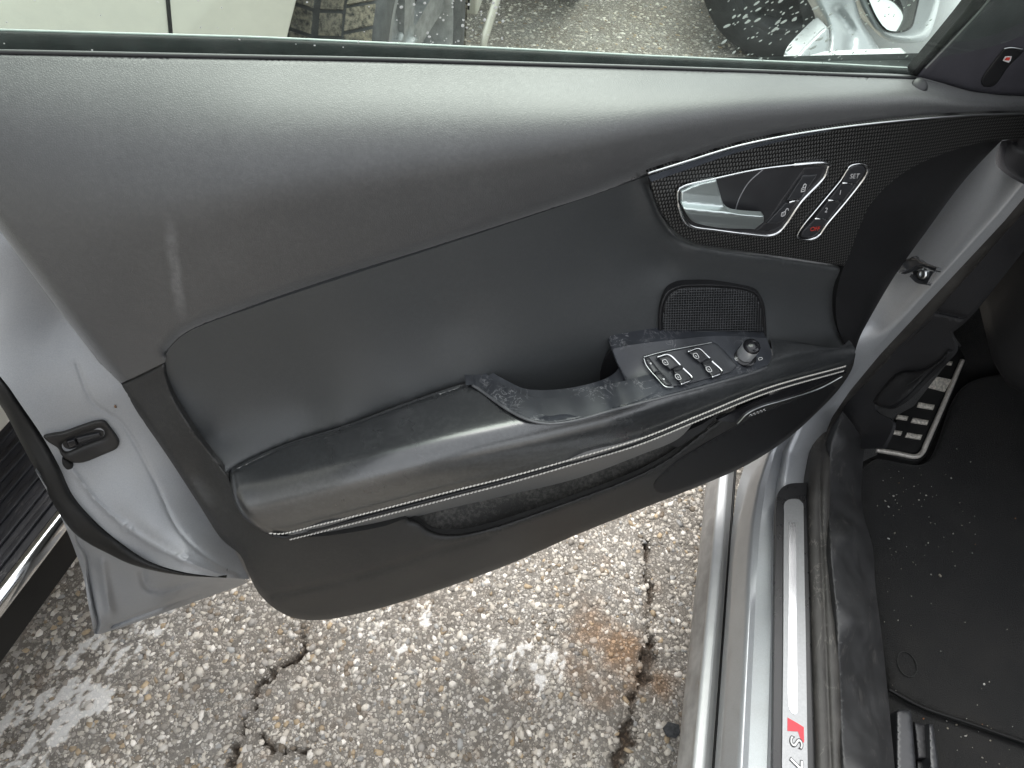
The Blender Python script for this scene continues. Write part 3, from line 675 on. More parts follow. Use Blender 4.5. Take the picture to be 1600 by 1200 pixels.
# armrest
STI = [(420, 834), (440, 835), (500, 821), (600, 796), (700, 770), (800, 745), (900, 717), (1000, 687), (1100, 647), (1200, 607), (1322, 573)]
patch('armrest', [(357, 738, 1), (400, 717), (450, 696), (540, 668), (640, 631), (725, 603), (737, 601), (748, 608), (790, 638), (820, 653), (855, 661), (895, 657), (960, 640), (1080, 609), (1175, 582), (1198, 573), (1208, 558), (1205, 533, 1),
      (1250, 537), (1298, 546), (1318, 544), (1328, 534, 1), (1336, 545), (1333, 562), (1322, 577, 1), (1200, 611), (1100, 651), (1000, 691), (900, 721), (800, 749), (700, 774), (600, 800), (500, 826), (440, 839), (420, 837), (395, 822), (375, 801), (363, 773)],
      f_arm, M['arm'], dr, step=7, thick=.003, roll=[([(357, 738), (363, 773), (375, 801), (395, 822), (420, 837), (440, 839)], 14, .012), ([(357, 738), (450, 696), (540, 668), (640, 631), (725, 603)], 6, .003)],
      bumps=[([(430, 837), (500, 823.5), (600, 799), (700, 773), (800, 748), (900, 720), (1000, 690), (1100, 650), (1200, 610)], 1.6, -.0016)])
f_fas = TPS([(430, 838, .190), (560, 815, .196), (700, 775, .196), (850, 735, .190), (1000, 695, .180), (1080, 660, .160), (500, 842, .186), (600, 820, .180), (700, 795, .176), (900, 748, .165), (1000, 712, .155), (1060, 684, .145)])
patch('armrest_fascia', [(440, 836, 1), (500, 822), (600, 796), (700, 770), (800, 745), (900, 717), (1000, 687), (1090, 652, 1), (1062, 684), (1000, 711), (900, 748), (800, 772), (700, 795), (600, 820), (520, 838), (470, 842)], f_fas, M['fascia'], dr, step=7, thick=.01)
# two rows of stitching with the dark seam between
def stitches(rows):    # rows: seam line, shift, height over the leather
    gs = []
    for L, off, lift in rows:
        c = crom(L, 1.0); c = c+np.array([0, off]); P = on_door(c, f_arm(c-np.array([0, lift]))+.0035)
        s = np.concatenate([[0], np.cumsum(np.linalg.norm(np.diff(P, axis=0), axis=1))])
        pitch = .0040; n = int(s[-1]/pitch)
        for i in range(n):
            a, b = i*pitch+.0002, (i+1)*pitch-.0003; q = np.array([[np.interp(t, s, P[:, k]) for k in range(3)] for t in np.linspace(a, b, 4)])
            tilt = np.linspace(-.0005, .0005, 4)[:, None]*np.array([0, 0, 1.]); q = q+tilt+N*(.0005*np.array([0, 1, 1, 0]))[:, None]
            gs.append(tube_geo(q, [.0005, .0009, .0009, .0005], 5))
    return gs
V, Fc, _ = join(stitches([(STI, -1.5, 0), ([(452, 843), (500, 831), (600, 805), (700, 779), (800, 753), (900, 724), (1000, 694), (1100, 653), (1200, 613), (1322, 578)], 0, 8)]))
mesh_obj('stitching', V, Fc, M['thread'], dr, kind='stuff')
c = crom([(425, 836), (445, 839), (500, 826), (600, 800.5), (700, 774.5), (800, 749), (900, 720.5), (1000, 690.5), (1100, 650), (1200, 610), (1322, 575.5)], 4)
V, Fc = tube_geo(on_door(c, f_arm(c)-.0005), .0020, 6); mesh_obj('seam_piping', V, Fc, M['black'], dr)
# map pocket below the armrest
f_pk = TPS([(600, 815, .165), (640, 790, .155), (700, 770, .145), (850, 730, .130), (1000, 690, .115), (1130, 640, .085), (665, 826, .180), (690, 840, .186), (800, 822, .178), (900, 788, .162), (1000, 748, .142), (1060, 715, .125), (1125, 655, .1), (760, 805, .168), (900, 760, .148), (1000, 720, .130)])
patch('map_pocket', [(580, 815, 1), (640, 785), (700, 765), (850, 725), (1000, 682), (1150, 635, 1), (1140, 660), (1095, 690), (1050, 722), (1010, 745), (900, 790), (800, 825), (730, 846), (680, 846), (650, 832), (625, 820)], f_pk,
      grain('pocket_plastic', (.05, .049, .047), .7, 500, .3, dust=.5, dustcol=(.24, .23, .21), spec=.3), dr, step=9, thick=.003)
patch('pocket_rib', [(1040, 690, 1), (1098, 662, 1), (1125, 645, 1), (1100, 672, 1), (1058, 700, 1)], .135, M['black'], dr, step=8, thick=.01)
patch('inner_liner', [(620, 800, 1), (900, 700, 1), (1325, 560, 1), (1325, 585, 1), (1240, 660, 1), (1060, 755, 1), (720, 880, 1)], TPS([(620, 800, .085), (900, 700, .07), (1325, 560, .045), (1325, 585, .045), (1240, 660, .052), (1060, 755, .065), (720, 880, .085)]), M['black'], dr, step=20, thick=.01)
# front speaker grille in the door bottom, its black band and bright line
f_sp = lambda p: f_low(p)+.0015
patch('speaker_grille', [(1025, 768), (1021, 757), (1030, 744), (1055, 722), (1095, 697), (1150, 665), (1180, 648), (1225, 630), (1300, 600, 1), (1306, 606, 1), (1278, 638), (1228, 682), (1168, 721), (1104, 750), (1055, 767), (1036, 771)], f_sp, M['cap'], dr, step=7, thick=.002, roll=[(None, 4, .0015)])
c = crom([(1152, 662), (1168, 646), (1188, 636), (1225, 625), (1280, 607), (1316, 588)], 4)
V, Fc = tube_geo(on_door(c, f_low(c)+.004), .0011, 6); mesh_obj('grille_trim', V, Fc, M['alu'], dr)
patch('grille_band', [(1120, 657, 1), (1200, 619, 1), (1320, 574, 1), (1322, 583, 1), (1225, 624), (1187, 635), (1166, 645), (1150, 660, 1)], lambda p: f_low(p)+.003, M['piano'], dr, step=7, thick=.003)
gs = []
for k in range(5):
    x = 1172+5.2*k; y = 649-2.0*k
    c = crom([(x-2, y+2), (x, y-1), (x+2.5, y-2), (x+1.5, y+1), (x+4, y)], .8); gs.append(tube_geo(on_door(c, f_low(c)+.0045), .0005, 5))
V, Fc, _ = join(gs); mesh_obj('script_badge', V, Fc, M['chrome'], dr, kind='stuff')

# ---- carbon panel, bright line, end cap
f_car = TPS([(1012, 274, .074), (1150, 235, .066), (1300, 206, .054), (1450, 192, .043), (1590, 183, .030), (1700, 181, .022), (1022, 310, .077), (1045, 350, .077), (1110, 385, .074), (1200, 398, .066), (1318, 415, .050),
      (1340, 360, .047), (1390, 288, .042), (1480, 238, .034), (1565, 220, .026), (1700, 215, .020), (1200, 310, .068)])
CARB_R = [(1700, 214), (1600, 216), (1565, 219), (1540, 221), (1480, 238), (1425, 262), (1388, 289), (1360, 320), (1341, 360), (1328, 396), (1319, 416)]
patch('carbon_panel', [(*CHROME[0], 1)] + CHROME[1:-1] + [(1700, 179, 1), (1700, 214, 1)] + CARB_R[1:-1] + [(1319, 416, 1), (1270, 408), (1200, 398), (1130, 388), (1090, 381), (1060, 366), (1036, 337), (1022, 305)], f_car, M['carbon'], dr, step=8, thick=.006,
      roll=[([(1319, 416), (1270, 408), (1200, 398), (1130, 388), (1090, 381), (1060, 366), (1036, 337), (1022, 305), (1014, 275)], 4, .002)])
c = crom(CHROME, 5); w = np.interp(c[:, 0], [1010, 1150, 1400, 1700], [.0011, .0011, .0009, .0008])
V, Fc = tube_geo(on_door(c, f_car(c)+.0025), w, 8); mesh_obj('chrome_strip', V, Fc, plain('dull_chrome', (.55, .56, .57), .3, 1.0), dr)
patch('gloss_strip', [(1013, 276, 1), (1080, 254), (1150, 233), (1225, 217), (1300, 204, 1), (1225, 220), (1150, 239), (1085, 261), (1018, 284, 1)], lambda p: f_car(p)+.001, plain('grey_gloss', (.10, .11, .13), .25, .6), dr, step=5, thick=.001)
CAPF = TPS([(1319, 416, .049), (1345, 520, .050), (1335, 548, .055), (1310, 480, .050), (1565, 220, .024), (1480, 238, .033), (1390, 288, .041), (1350, 340, .046), (1400, 430, .022), (1500, 290, .012), (1420, 330, .036), (1360, 450, .042)])
patch('end_cap', [(1566, 219, 1), (1540, 221), (1480, 238), (1425, 262), (1388, 289), (1360, 320), (1341, 360), (1328, 396), (1319, 416), (1309, 450), (1306, 490), (1312, 520), (1323, 540), (1336, 549, 1), (1344, 526), (1362, 492), (1400, 428), (1450, 358), (1500, 290), (1540, 245)],
      CAPF, M['cap'], dr, step=8, thick=.02, roll=[([(1336, 549), (1344, 526), (1362, 492), (1400, 428), (1450, 358), (1500, 290), (1540, 245), (1566, 219)], 12, .010)])

# ---- inner door handle
def ring(name, L, r, mat, parent, v, closed=True, k=8, step=3):
    c = crom(L, step, closed); rr = r(c) if callable(r) else r
    V, Fc = tube_geo(on_door(c, v(c) if callable(v) else v), rr, k, closed); return mesh_obj(name, V, Fc, mat, parent)
HND = [(1059, 312), (1060, 297), (1068, 291), (1117, 279), (1183, 265), (1249, 257), (1284, 255), (1295, 257, 1), (1288, 276), (1251, 316), (1228, 350), (1216, 363), (1203, 368), (1172, 366), (1117, 359), (1080, 353), (1069, 344)]
patch('handle_recess', HND, lambda p: f_car(p)+.0024, M['recess'], dr, step=5, thick=.002)
c0 = crom([(1192, 265), (1170, 285), (1155, 310), (1148, 332)], 2)
V, Fc = tube_geo(on_door(c0, f_car(c0)+.0026), .0006, 6); mesh_obj('recess_line', V, Fc, plain('grey_line', (.2, .2, .21), .4), dr)
ring('handle_bezel', HND, lambda c: np.where((c[:, 1] > 320) | (c[:, 0] > 1240), .0019, .0010), M['chrome'], dr, lambda c: f_car(c)+.0025)
f_lev = lambda p: f_car(p) + .006 + np.interp(p[:, 1]-(.10*(p[:, 0]-1076)+326), [-25, -8, 0, 6, 20], [0, .002, .012, .012, .004])
patch('door_handle', [(1064, 299, 1), (1090, 288), (1119, 281, 1), (1125, 302), (1131, 320), (1140, 330), (1155, 334), (1193, 337, 1), (1193, 347, 1), (1179, 358, 1), (1117, 355), (1083, 346), (1073, 335), (1065, 318)], f_lev, M['handle'], dr, step=2.5, thick=.006, roll=[(None, 2.5, .0015)])
patch('lock_panel', [(1256, 262, 1), (1291, 258, 1), (1283, 277), (1248, 315), (1224, 350), (1206, 361), (1180, 361, 1), (1196, 346), (1222, 310)], lambda p: f_car(p)+.003, M['recess'], dr, step=4, thick=.003, roll=[(None, 3, .001)])
LK = [[(1254, 274, 1), (1277, 273, 1), (1251, 311, 1), (1229, 313, 1)], [(1227, 317, 1), (1246, 315, 1), (1222, 345), (1214, 349, 1), (1197, 349, 1)]]
for L in LK: patch('lock_button', L, lambda p: f_car(p)+.0052, M['button'], dr, step=3, thick=.003, roll=[(None, 2.5, .0012)])
def strip(name, a, b, w, mat, v, parent, h=.0015):
    P = on_door([a, b], v(np.array([a, b]))); V, Fc = tube_geo(P, w, 8); return mesh_obj(name, V, Fc, mat, parent)
strip('button_divider', (1233, 316), (1247, 313), .0009, M['chrome'], lambda p: f_car(p)+.0058, dr)
SETB = [(1314, 281), (1328, 260), (1336, 257), (1350, 257), (1356, 263), (1353, 273), (1323, 313), (1292, 350), (1278, 369), (1266, 374), (1250, 373), (1246, 370), (1251, 358), (1280, 322)]
ring('memory_bezel', SETB, lambda c: np.where(c[:, 0]+c[:, 1]*.75 > 1545, .0018, .0010), M['chrome'], dr, lambda c: f_car(c)+.002)
patch('memory_base', SETB, lambda p: f_car(p)+.0012, M['black'], dr, step=5, thick=.001)
MB = [[(1329, 262), (1337, 259), (1349, 260), (1352, 264), (1350, 271), (1338, 286.5, 1), (1315, 285, 1)], [(1314, 287, 1), (1337, 288.5, 1), (1318, 313.5, 1), (1294, 312.5, 1)],
      [(1293, 314.5, 1), (1316, 315.5, 1), (1295, 342.5, 1), (1273, 341, 1)], [(1272, 343, 1), (1294, 344.5, 1), (1280, 362), (1268, 370), (1252, 369), (1252, 365)]]
for L in MB: patch('memory_button', L, lambda p: f_car(p)+.0042, M['button'], dr, step=3.5, thick=.003, roll=[(None, 2.2, .001)])
for a, b in (((1316, 286), (1331, 287)), ((1294, 313), (1309, 314)), ((1273, 341.5), (1289, 343))):
    strip('button_divider', a, b, .0008, M['chrome'], lambda p: f_car(p)+.0050, dr)

# ---- lettering
def glyphs(txt, size, at, ux, uy, f, mat, name, parent, off=.0, font_shear=0.0):
    cu = bpy.data.curves.new('lettering', 'FONT'); cu.body = txt; cu.size = 1.0; cu.align_x = 'CENTER'; cu.align_y = 'CENTER'; cu.shear = font_shear
    ob = bpy.data.objects.new('lettering', cu); COL.objects.link(ob)
    dg = bpy.context.evaluated_depsgraph_get(); me = ob.evaluated_get(dg).to_mesh()
    v = np.array([x.co[:2] for x in me.vertices]); fs = [list(q.vertices) for q in me.polygons]
    ob.evaluated_get(dg).to_mesh_clear(); bpy.data.objects.remove(ob); bpy.data.curves.remove(cu)
    p = np.array(at)+v[:, :1]*size*np.array(ux)+v[:, 1:]*size*np.array(uy)
    V = f(p) if callable(f) and f.__code__.co_argcount == 1 and name.startswith('sill') else on_door(p, f(p)+off)
    return mesh_obj(name, V, fs, mat, parent, smooth=False)
fb = lambda p: f_car(p)+.0046
glyphs('SET', 10, (1335.5, 275.5), (.95, -.04), (.30, -1.05), fb, M['white'], 'lettering', dr)
glyphs('1', 10, (1313, 301), (.95, -.04), (.2, -1.05), fb, M['white'], 'lettering', dr)
glyphs('2', 10, (1291, 328.5), (.95, -.04), (.2, -1.05), fb, M['white'], 'lettering', dr)
o = glyphs('OFF', 9, (1273.5, 358), (.95, -.04), (.30, -1.05), fb, M['red'], 'lettering', dr); o['label'] = 'red OFF lettering'
def lines(name, Ls, r, f, mat, parent, off):
    gs = []
    for L in Ls:
        c = crom(L, .8); gs.append(tube_geo(on_door(c, f(c)+off), r, 5))
    V, Fc, _ = join(gs); return mesh_obj(name, V, Fc, mat, parent)
def padlock(cx, cy, op):
    b = [(cx-3, cy+1, 1), (cx+2.5, cy, 1), (cx+1, cy+6, 1), (cx-4.5, cy+7, 1), (cx-3, cy+1, 1)]
    s = [(cx-1.5, cy+.5), (cx, cy-4), (cx+2, cy-5.5), (cx+3.5, cy-4), (cx+2, cy)] if not op else [(cx+1.5, cy), (cx+3.5, cy-4), (cx+6, cy-5), (cx+7, cy-2)]
    return [b, s, [(cx-2, cy+3.6), (cx, cy+3.2)]]
lines('lock_icon', padlock(1256, 293, False), .00042, lambda p: f_car(p)+.0054, M['white'], dr, 0)
lines('lock_icon', padlock(1225, 331, True), .00042, lambda p: f_car(p)+.0054, M['white'], dr, 0)

# ---- tweeter grille in the leather
TW = [(1030, 530, 1), (1029, 500), (1032, 476), (1041, 456), (1060, 446), (1090, 443.5), (1130, 444.5), (1165, 449), (1184, 457), (1193, 472), (1197, 500), (1198, 527, 1), (1160, 524), (1115, 523), (1070, 526)]
TWI = [(1036, 526, 1), (1036, 500), (1038, 478), (1047, 460), (1063, 451), (1090, 449), (1130, 450), (1162, 454), (1179, 461), (1187, 475), (1191, 500), (1192, 521, 1), (1160, 518.5), (1115, 518), (1070, 521)]
f_tw = TPS([(1030, 528, .096), (1030, 450, .079), (1110, 445, .074), (1195, 450, .064), (1198, 527, .083), (1115, 523, .090), (1115, 485, .080)])
patch('tweeter_surround', TW, f_tw, M['black'], dr, step=4, thick=.006, roll=[(None, 4, .002)], bumps=[(TWI+[TWI[0]], 2, -.002)])
gs = []; rimI = crom(TWI, 3, True)
def clip_line(a, b):
    t = np.linspace(0, 1, 80)[:, None]; p = np.array(a)*(1-t)+np.array(b)*t; p = p[inside(p, rimI)]; return p if len(p) > 2 else None
for x in np.arange(1036, 1194, 3.9):
    q = clip_line((x+2, 440), (x-1, 532)); 
    if q is not None: gs.append(tube_geo(on_door(q[::4], f_tw(q[::4])+.0008), .00042, 4))
for y in np.arange(446, 530, 3.9):
    q = clip_line((1025, y+3.5), (1205, y-1))
    if q is not None: gs.append(tube_geo(on_door(q[::4], f_tw(q[::4])+.0009), .00042, 4))
V, Fc, _ = join(gs); mesh_obj('tweeter_mesh', V, Fc, plain('grille_mesh', (.05, .052, .055), .42), dr, kind='stuff')

# ---- switch panel with the pull cup
f_sw = TPS([fa(740, 602, .003), fa(790, 636, .003), fa(825, 654, .003), fa(855, 660, .003), fa(895, 656, .003), fa(960, 639, .003), fa(1000, 628, .003), fa(1080, 607, .003), fa(1130, 594, .003), fa(1175, 581, .002), fa(1204, 550, .002), (957, 545, .112), (1060, 530, .105), (1195, 527, .089), (1020, 578, .136), (1110, 560, .120),
      fa(760, 610, .001), fa(800, 632, 0), fa(830, 645, 0), fa(880, 646, 0), fa(935, 636, 0), (965, 620, .155), (980, 605, .148)])
patch('switch_panel', [(728, 602, 1), (745, 601), (760, 609), (800, 632), (825, 644), (850, 647), (890, 645), (935, 636), (962, 625), (978, 610), (974, 592), (962, 565), (955, 546, 1), (975, 541), (1000, 537), (1060, 530), (1115, 525), (1160, 526), (1198, 529, 1), (1206, 556), (1197, 573), (1175, 582), (1080, 608), (1000, 629), (960, 639), (895, 657), (855, 661), (820, 653), (790, 637), (748, 607), (736, 601)],
      f_sw, M['panel'], dr, step=5, thick=.03, roll=[([(760, 609), (800, 632), (825, 644), (850, 647), (890, 645), (935, 636), (962, 625), (978, 610), (974, 592), (962, 565), (955, 546)], 3, .002), ([(748, 607), (790, 637), (855, 661), (960, 639), (1080, 608), (1197, 573)], 3, .002)])
c = crom([(738, 602), (748, 608), (790, 638), (820, 654), (855, 662), (895, 658), (960, 640.5), (1080, 609.5), (1175, 583), (1198, 574)], 4)
V, Fc = tube_geo(on_door(c, f_sw(c)-.0005), .0014, 8); mesh_obj('panel_piping', V, Fc, plain('grey_piping', (.075, .077, .082), .4), dr)
c = crom([(830, 644), (870, 637), (925, 629)], 4); V, Fc = tube_geo(on_door(c, f_ins(c)+.012), .0008, 6); mesh_obj('cup_seam', V, Fc, M['fascia'], dr)
patch('pull_cup', [(925, 655, 1), (930, 610), (942, 570), (955, 548), (975, 545), (995, 600), (985, 625), (960, 650, 1)], TPS([(925, 655, .115), (930, 610, .108), (955, 548, .105), (975, 545, .108), (995, 600, .12), (985, 625, .125), (960, 650, .13)]), M['black'], dr, step=6, thick=.003)
f_sb = lambda p: f_sw(p)+.0016
BZ = [(1005, 558, 1), (1030, 551), (1112, 535, 1), (1120, 538), (1152, 571, 1), (1146, 579), (1120, 588), (1052, 604), (1040, 603), (1026, 589), (1010, 570)]
patch('switch_bezel', BZ, f_sb, plain('switch_bezel_black', (.035, .037, .042), .38, bs=900, bstr=.15), dr, step=4, thick=.003, roll=[(None, 3, .0012)])
BUT = [[(1028, 559.5), (1042, 555.5), (1048, 557), (1062, 571), (1047, 578)], [(1052, 580), (1067, 575.5), (1080, 592), (1063, 600)], [(1076, 551), (1089, 546), (1094, 547), (1108, 560), (1094, 567.5)], [(1098, 569.5), (1112, 564.5), (1127, 582), (1112, 588.5)]]
for L in BUT:
    b = patch('window_switch', [(*q, 1) for q in L], lambda p: f_sb(p)+.0035, M['button'], dr, step=3, thick=.004, roll=[(None, 2.5, .0016)])
ed = [[(1027, 558), (1042, 554), (1048, 556), (1063, 570.5)], [(1067, 575), (1081, 591.5), (1064, 600.5)], [(1075, 549.5), (1089, 544.5), (1094, 545.5), (1109, 559.5)], [(1112, 564), (1128, 581.5), (1112.5, 589)]]
for L in ed: lines('switch_edge', [L], .0011, lambda p: f_sb(p)+.003, M['chrome'], dr, 0)
for x, y in ((1039, 566), (1059, 589), (1087, 556), (1107, 577)):
    lines('window_icon', [[(x-4, y-3), (x+1, y-4), (x+4, y), (x+5, y+3), (x+1, y+4), (x-3, y+1), (x-4, y-3)], [(x-1, y-.5), (x+2, y+1.2)]], .00045, lambda p: f_sb(p)+.0042, M['white'], dr, 0)
for L in ([(1008, 562), (1014, 560), (1030, 580), (1021, 583)], [(1023, 585), (1032, 582), (1050, 602), (1040, 602)]):
    patch('child_lock_switch', [(*q, 1) for q in L], lambda p: f_sb(p)+.002, M['button'], dr, step=3, thick=.003, roll=[(None, 2, .0012)])
for x, y in ((1016.5, 568), (1037, 592.5)): lines('child_lock_icon', [[(x-1.5, y-1), (x+1.5, y+1)], [(x-.5, y+1.2), (x+.8, y-1)]], .0007, lambda p: f_sb(p)+.0028, M['white'], dr, 0)
lines('switch_rim', [[(1006, 560), (1010, 571), (1026, 590), (1040, 604), (1052, 605)], [(1006, 558), (1030, 551), (1112, 535)]], .0006, lambda p: f_sb(p)+.001, M['alu'], dr, 0)
# mirror adjuster: a chrome knob with a dark top on a ring
kb = on_door([(1163, 556)], f_sw(np.array([(1163, 556)]))+.001)[0]; kt = on_door([(1174, 535)], f_sw(np.array([(1163, 556)]))+.0)[0]
axis = kt-kb + N*.004; axis /= np.linalg.norm(axis); H = np.linalg.norm(kt-kb)
def lathe(base, ax, prof, k=24):
    A = np.cross(ax, [.3, .8, .2]); A /= np.linalg.norm(A); B = np.cross(ax, A); an = np.arange(k)*2*math.pi/k
    V = np.vstack([base+ax*h+r*(np.cos(an)[:, None]*A+np.sin(an)[:, None]*B) for h, r in prof]); Fc = []
    for i in range(len(prof)-1):
        for j in range(k): Fc.append([i*k+j, i*k+(j+1) % k, (i+1)*k+(j+1) % k, (i+1)*k+j])
    Fc += [[(len(prof)-1)*k+j for j in range(k)]]; return V, Fc
V, Fc = lathe(kb, axis, [(-.002, .0135), (.001, .0135), (.0018, .0125), (.0018, .0085)]); sm(mesh_obj('knob_ring', V, Fc, M['piano'], dr))
V, Fc = lathe(kb, axis, [(.001, .0092), (H*.80, .0094), (H*.86, .0092)]); kn = mesh_obj('mirror_knob', V, Fc, plain('satin_knob', (.66, .67, .68), .32, .75, var=.05), dr); sm(kn)
V, Fc = lathe(kb, axis, [(H*.84, .0093), (H*.95, .0092), (H+.0010, .0080), (H+.0022, .0050), (H+.0026, .0005)]); sm(mesh_obj('knob_cap', V, Fc, M['piano'], dr))
lines('mirror_icon', [[(1186, 563), (1191, 561), (1190, 558.5), (1185, 560), (1186, 563)]], .0004, lambda p: f_sw(p)+.0008, M['white'], dr, 0)
lines('mirror_icon', [[(1148, 560), (1154, 559), (1156, 562), (1150, 563), (1148, 560)]], .0004, lambda p: f_sw(p)+.0008, M['white'], dr, 0)

# ---- lock pin, mirror triangle, indicator
pb = on_door([(1437, 135)], upf(np.array([(1437, 135)])))[0]
V, Fc = lathe(pb, np.array([0, 0, 1.])*.8+N*.6, [(-.002, .0075), (.001, .0075), (.0025, .006), (.0035, .004), (.0035, .001)]); sm(mesh_obj('lock_pin', V, Fc, M['recess'], dr))
f_sail = TPS([(1545, 0, .003), (1440, 110, .003), (1600, 150, .012), (1520, 143, .009), (1590, -60, .012), (1700, 100, .016), (1500, 60, .004), (1600, 60, .012)])
patch('mirror_triangle', [(1430, 121, 1), (1440, 108), (1490, 55), (1545, 0), (1600, -60, 1), (1720, -60, 1), (1720, 158, 1), (1600, 150), (1560, 148), (1515, 142), (1470, 130)], f_sail, plain('sail_panel', (.034, .033, .040), .55, bs=900, bd=.0003, bstr=.4), dr, step=9, thick=.014, roll=[(None, 8, .004)])
patch('indicator', [(1533, 127), (1562, 84), (1570, 76), (1594, 76), (1599, 79), (1575, 105), (1560, 127), (1553, 134), (1537, 135)], lambda p: f_sail(p)+.0012, M['black'], dr, step=4, thick=.002, roll=[(None, 3, .001)])
lines('indicator_edge', [[(1569, 76), (1580, 74.5), (1597, 77)]], .0006, lambda p: f_sail(p)+.002, M['alu'], dr, 0)
o = patch('indicator_lamp', [(1567, 95, 1), (1571, 88.5, 1), (1581, 88, 1), (1579, 95, 1), (1576, 98, 1)], lambda p: f_sail(p)+.0022, M['white'], dr, step=3, thick=.0005)
patch('indicator_icon', [(1569.5, 94, 1), (1572.5, 90, 1), (1579, 89.7, 1), (1577, 94.5, 1)], lambda p: f_sail(p)+.0026, M['red'], dr, step=3, thick=.0003)
f_ss = lambda p: f_sail(p)-.001
patch('corner_seal', [(1426, 112, 1), (1470, 60), (1512, 8), (1560, -60, 1), (1604, -60, 1), (1545, 2), (1490, 57), (1441, 110), (1430, 122, 1)], f_ss, M['rubber'], dr, step=7, thick=.01, roll=[(None, 5, .002)])
lines('corner_trim', [[(1446, 107), (1495, 56), (1535, 12), (1585, -50)]], .0009, lambda p: f_sail(p)+.0016, M['fascia'], dr, 0)

# ---- belt: inner lip, outer seal, window glass and dried water spots
zb = lambda u: .9445+.046*u                  # height of the belt along the door
c = crom(BELT, 12); V, Fc = tube_geo(on_door(c, .0055), .0016, 6); mesh_obj('belt_lip', V, Fc, M['black'], dr)
btop = [(-150, 44), (0, 52), (400, 63), (600, 72), (800, 81), (1000, 91), (1200, 100), (1300, 104), (1428, 111)]
ub = np.array([float((on_door([q], -.018)[0]-G) @ D) for q in btop]); zb2 = np.array([on_door([q], -.018)[0][2] for q in btop])
us = np.linspace(.435, -.46, 60)
prof = []
for (v, dz) in [(-.0035, -.045), (-.005, -.030), (-.010, -.012), (-.015, -.001), (-.0185, .0012), (-.022, -.001), (-.026, -.010), (-.027, -.03)]:
    prof.append([door(u, np.interp(u, ub[::-1], zb2[::-1])+dz, v) for u in us])
V, Fc = loft_geo(prof, 60, 2); mesh_obj('window_seal', V, Fc, M['sealbelt'], dr)
P = np.array([door(u, np.interp(u, ub[::-1], zb2[::-1])+.0012, -.0205) for u in us]); V, Fc = tube_geo(P, .0010, 6); mesh_obj('seal_lip', V, Fc, plain('grey_lip', (.42, .46, .45), .4), dr)
LEAN = .30
def glass_pt(u, h): return door(u, zb(u)-.02+h, -.002+LEAN*max(0, h-.02))
gv = []; us2 = np.linspace(.435, -.62, 24); hs = [0, .02, .06, .12, .2, .3]
A = [[glass_pt(u, h if u > -.42 else min(h, max(.0, .3*(u+.62)/.20))) for u in us2] for h in hs]
V1, F1 = loft_geo(A, 40, 2); V2 = V1-N*.004
nn = 40; F2 = [t[::-1] for t in F1]; rowsn = len(V1)//nn
V = np.vstack([V1, V2]); Fc = F1+[[i+len(V1) for i in t] for t in F2]
top = [(rowsn-1)*nn+j for j in range(nn)]
Fc += [[top[j], top[j]+len(V1), top[j+1]+len(V1), top[j+1]] for j in range(nn-1)]
mesh_obj('window_glass', V, Fc, M['glass'], dr)
gs = []
def spot(px, py, r, el, an):
    d = rays([(px, py)])[0]
    n = N - np.array([0, 0, LEAN]); n /= np.linalg.norm(n); p0 = glass_pt(0, .06)+n*.0006
    t = np.dot(p0-CAM, n)/np.dot(d, n); P = CAM+d*t; B = np.array([0, 0, 1.])-n*n[2]; B /= np.linalg.norm(B); A_ = np.cross(B, n)
    a = np.arange(7)*2*math.pi/7; e1 = math.cos(an)*A_+math.sin(an)*B; e2 = -math.sin(an)*A_+math.cos(an)*B
    V = P+np.cos(a)[:, None]*e1*r*el+np.sin(a)[:, None]*e2*r; V = np.vstack([V, [P+n*r*.35]])
    gs.append((V, [[i, (i+1) % 7, 7] for i in range(7)]))
for _ in range(150):
    x = rng.uniform(1108, 1300); y = rng.uniform(-30, 100); 
    if y < 100-(1290-x)*.05: spot(x, y, .0005+.0011*rng.random()**2.5, rng.uniform(1, 2.2), rng.uniform(.5, 1.2))
for _ in range(70): spot(rng.uniform(620, 800), rng.uniform(-30, 72), .0005+.0009*rng.random()**2, rng.uniform(.9, 1.3), rng.uniform(0, 3))
for _ in range(50): spot(rng.uniform(0, 1400), rng.uniform(-30, 90), .0004+.0004*rng.random(), rng.uniform(.9, 1.5), rng.uniform(0, 3))
for _ in range(60): spot(rng.uniform(1300, 1460), rng.uniform(-30, 100), .0004+.0005*rng.random(), rng.uniform(1, 1.8), rng.uniform(.3, 1.2))
V, Fc, _ = join(gs); mesh_obj('water_spots', V, Fc, M['spot'], dr, kind='stuff')

# ---- weatherstrip and latch on the lock side
SEAL_IN = [(-150, 415)] + SEAL_IN
SEAL_OUT = [(-192, 415), (-110, 500), (-60, 555), (-25, 600), (5, 640), (33, 693), (60, 743), (87, 793), (113, 830), (140, 850), (167, 864), (200, 880), (233, 890), (283, 899), (352, 904)]
f_ws = TPS([(x, y, vs_of(x, y, u)+.006) for x, y, u in [(-70, 500, .44), (10, 600, .415), (33, 633, .414), (67, 683, .412), (113, 773, .410), (187, 847, .385), (283, 893, .325), (352, 903, .285),
       (-110, 500, .46), (-25, 600, .44), (33, 693, .435), (60, 743, .430), (113, 830, .426), (167, 864, .408), (233, 890, .365), (350, 905, .286)]] + [(-150, 415, float(shf([(-150, 415)])[0])+.006), (-192, 415, float(shf([(-150, 415)])[0])-.01)])
patch('weatherstrip', [(*SEAL_IN[0], 1)] + SEAL_IN[1:-1] + [(354, 903, 1)] + SEAL_OUT[::-1][1:-1] + [(*SEAL_OUT[0], 1)], f_ws, M['rubber'], dr, step=6, thick=.012, roll=[(None, 11, .009)])
f_lt = lambda p: shf(p)+.0035
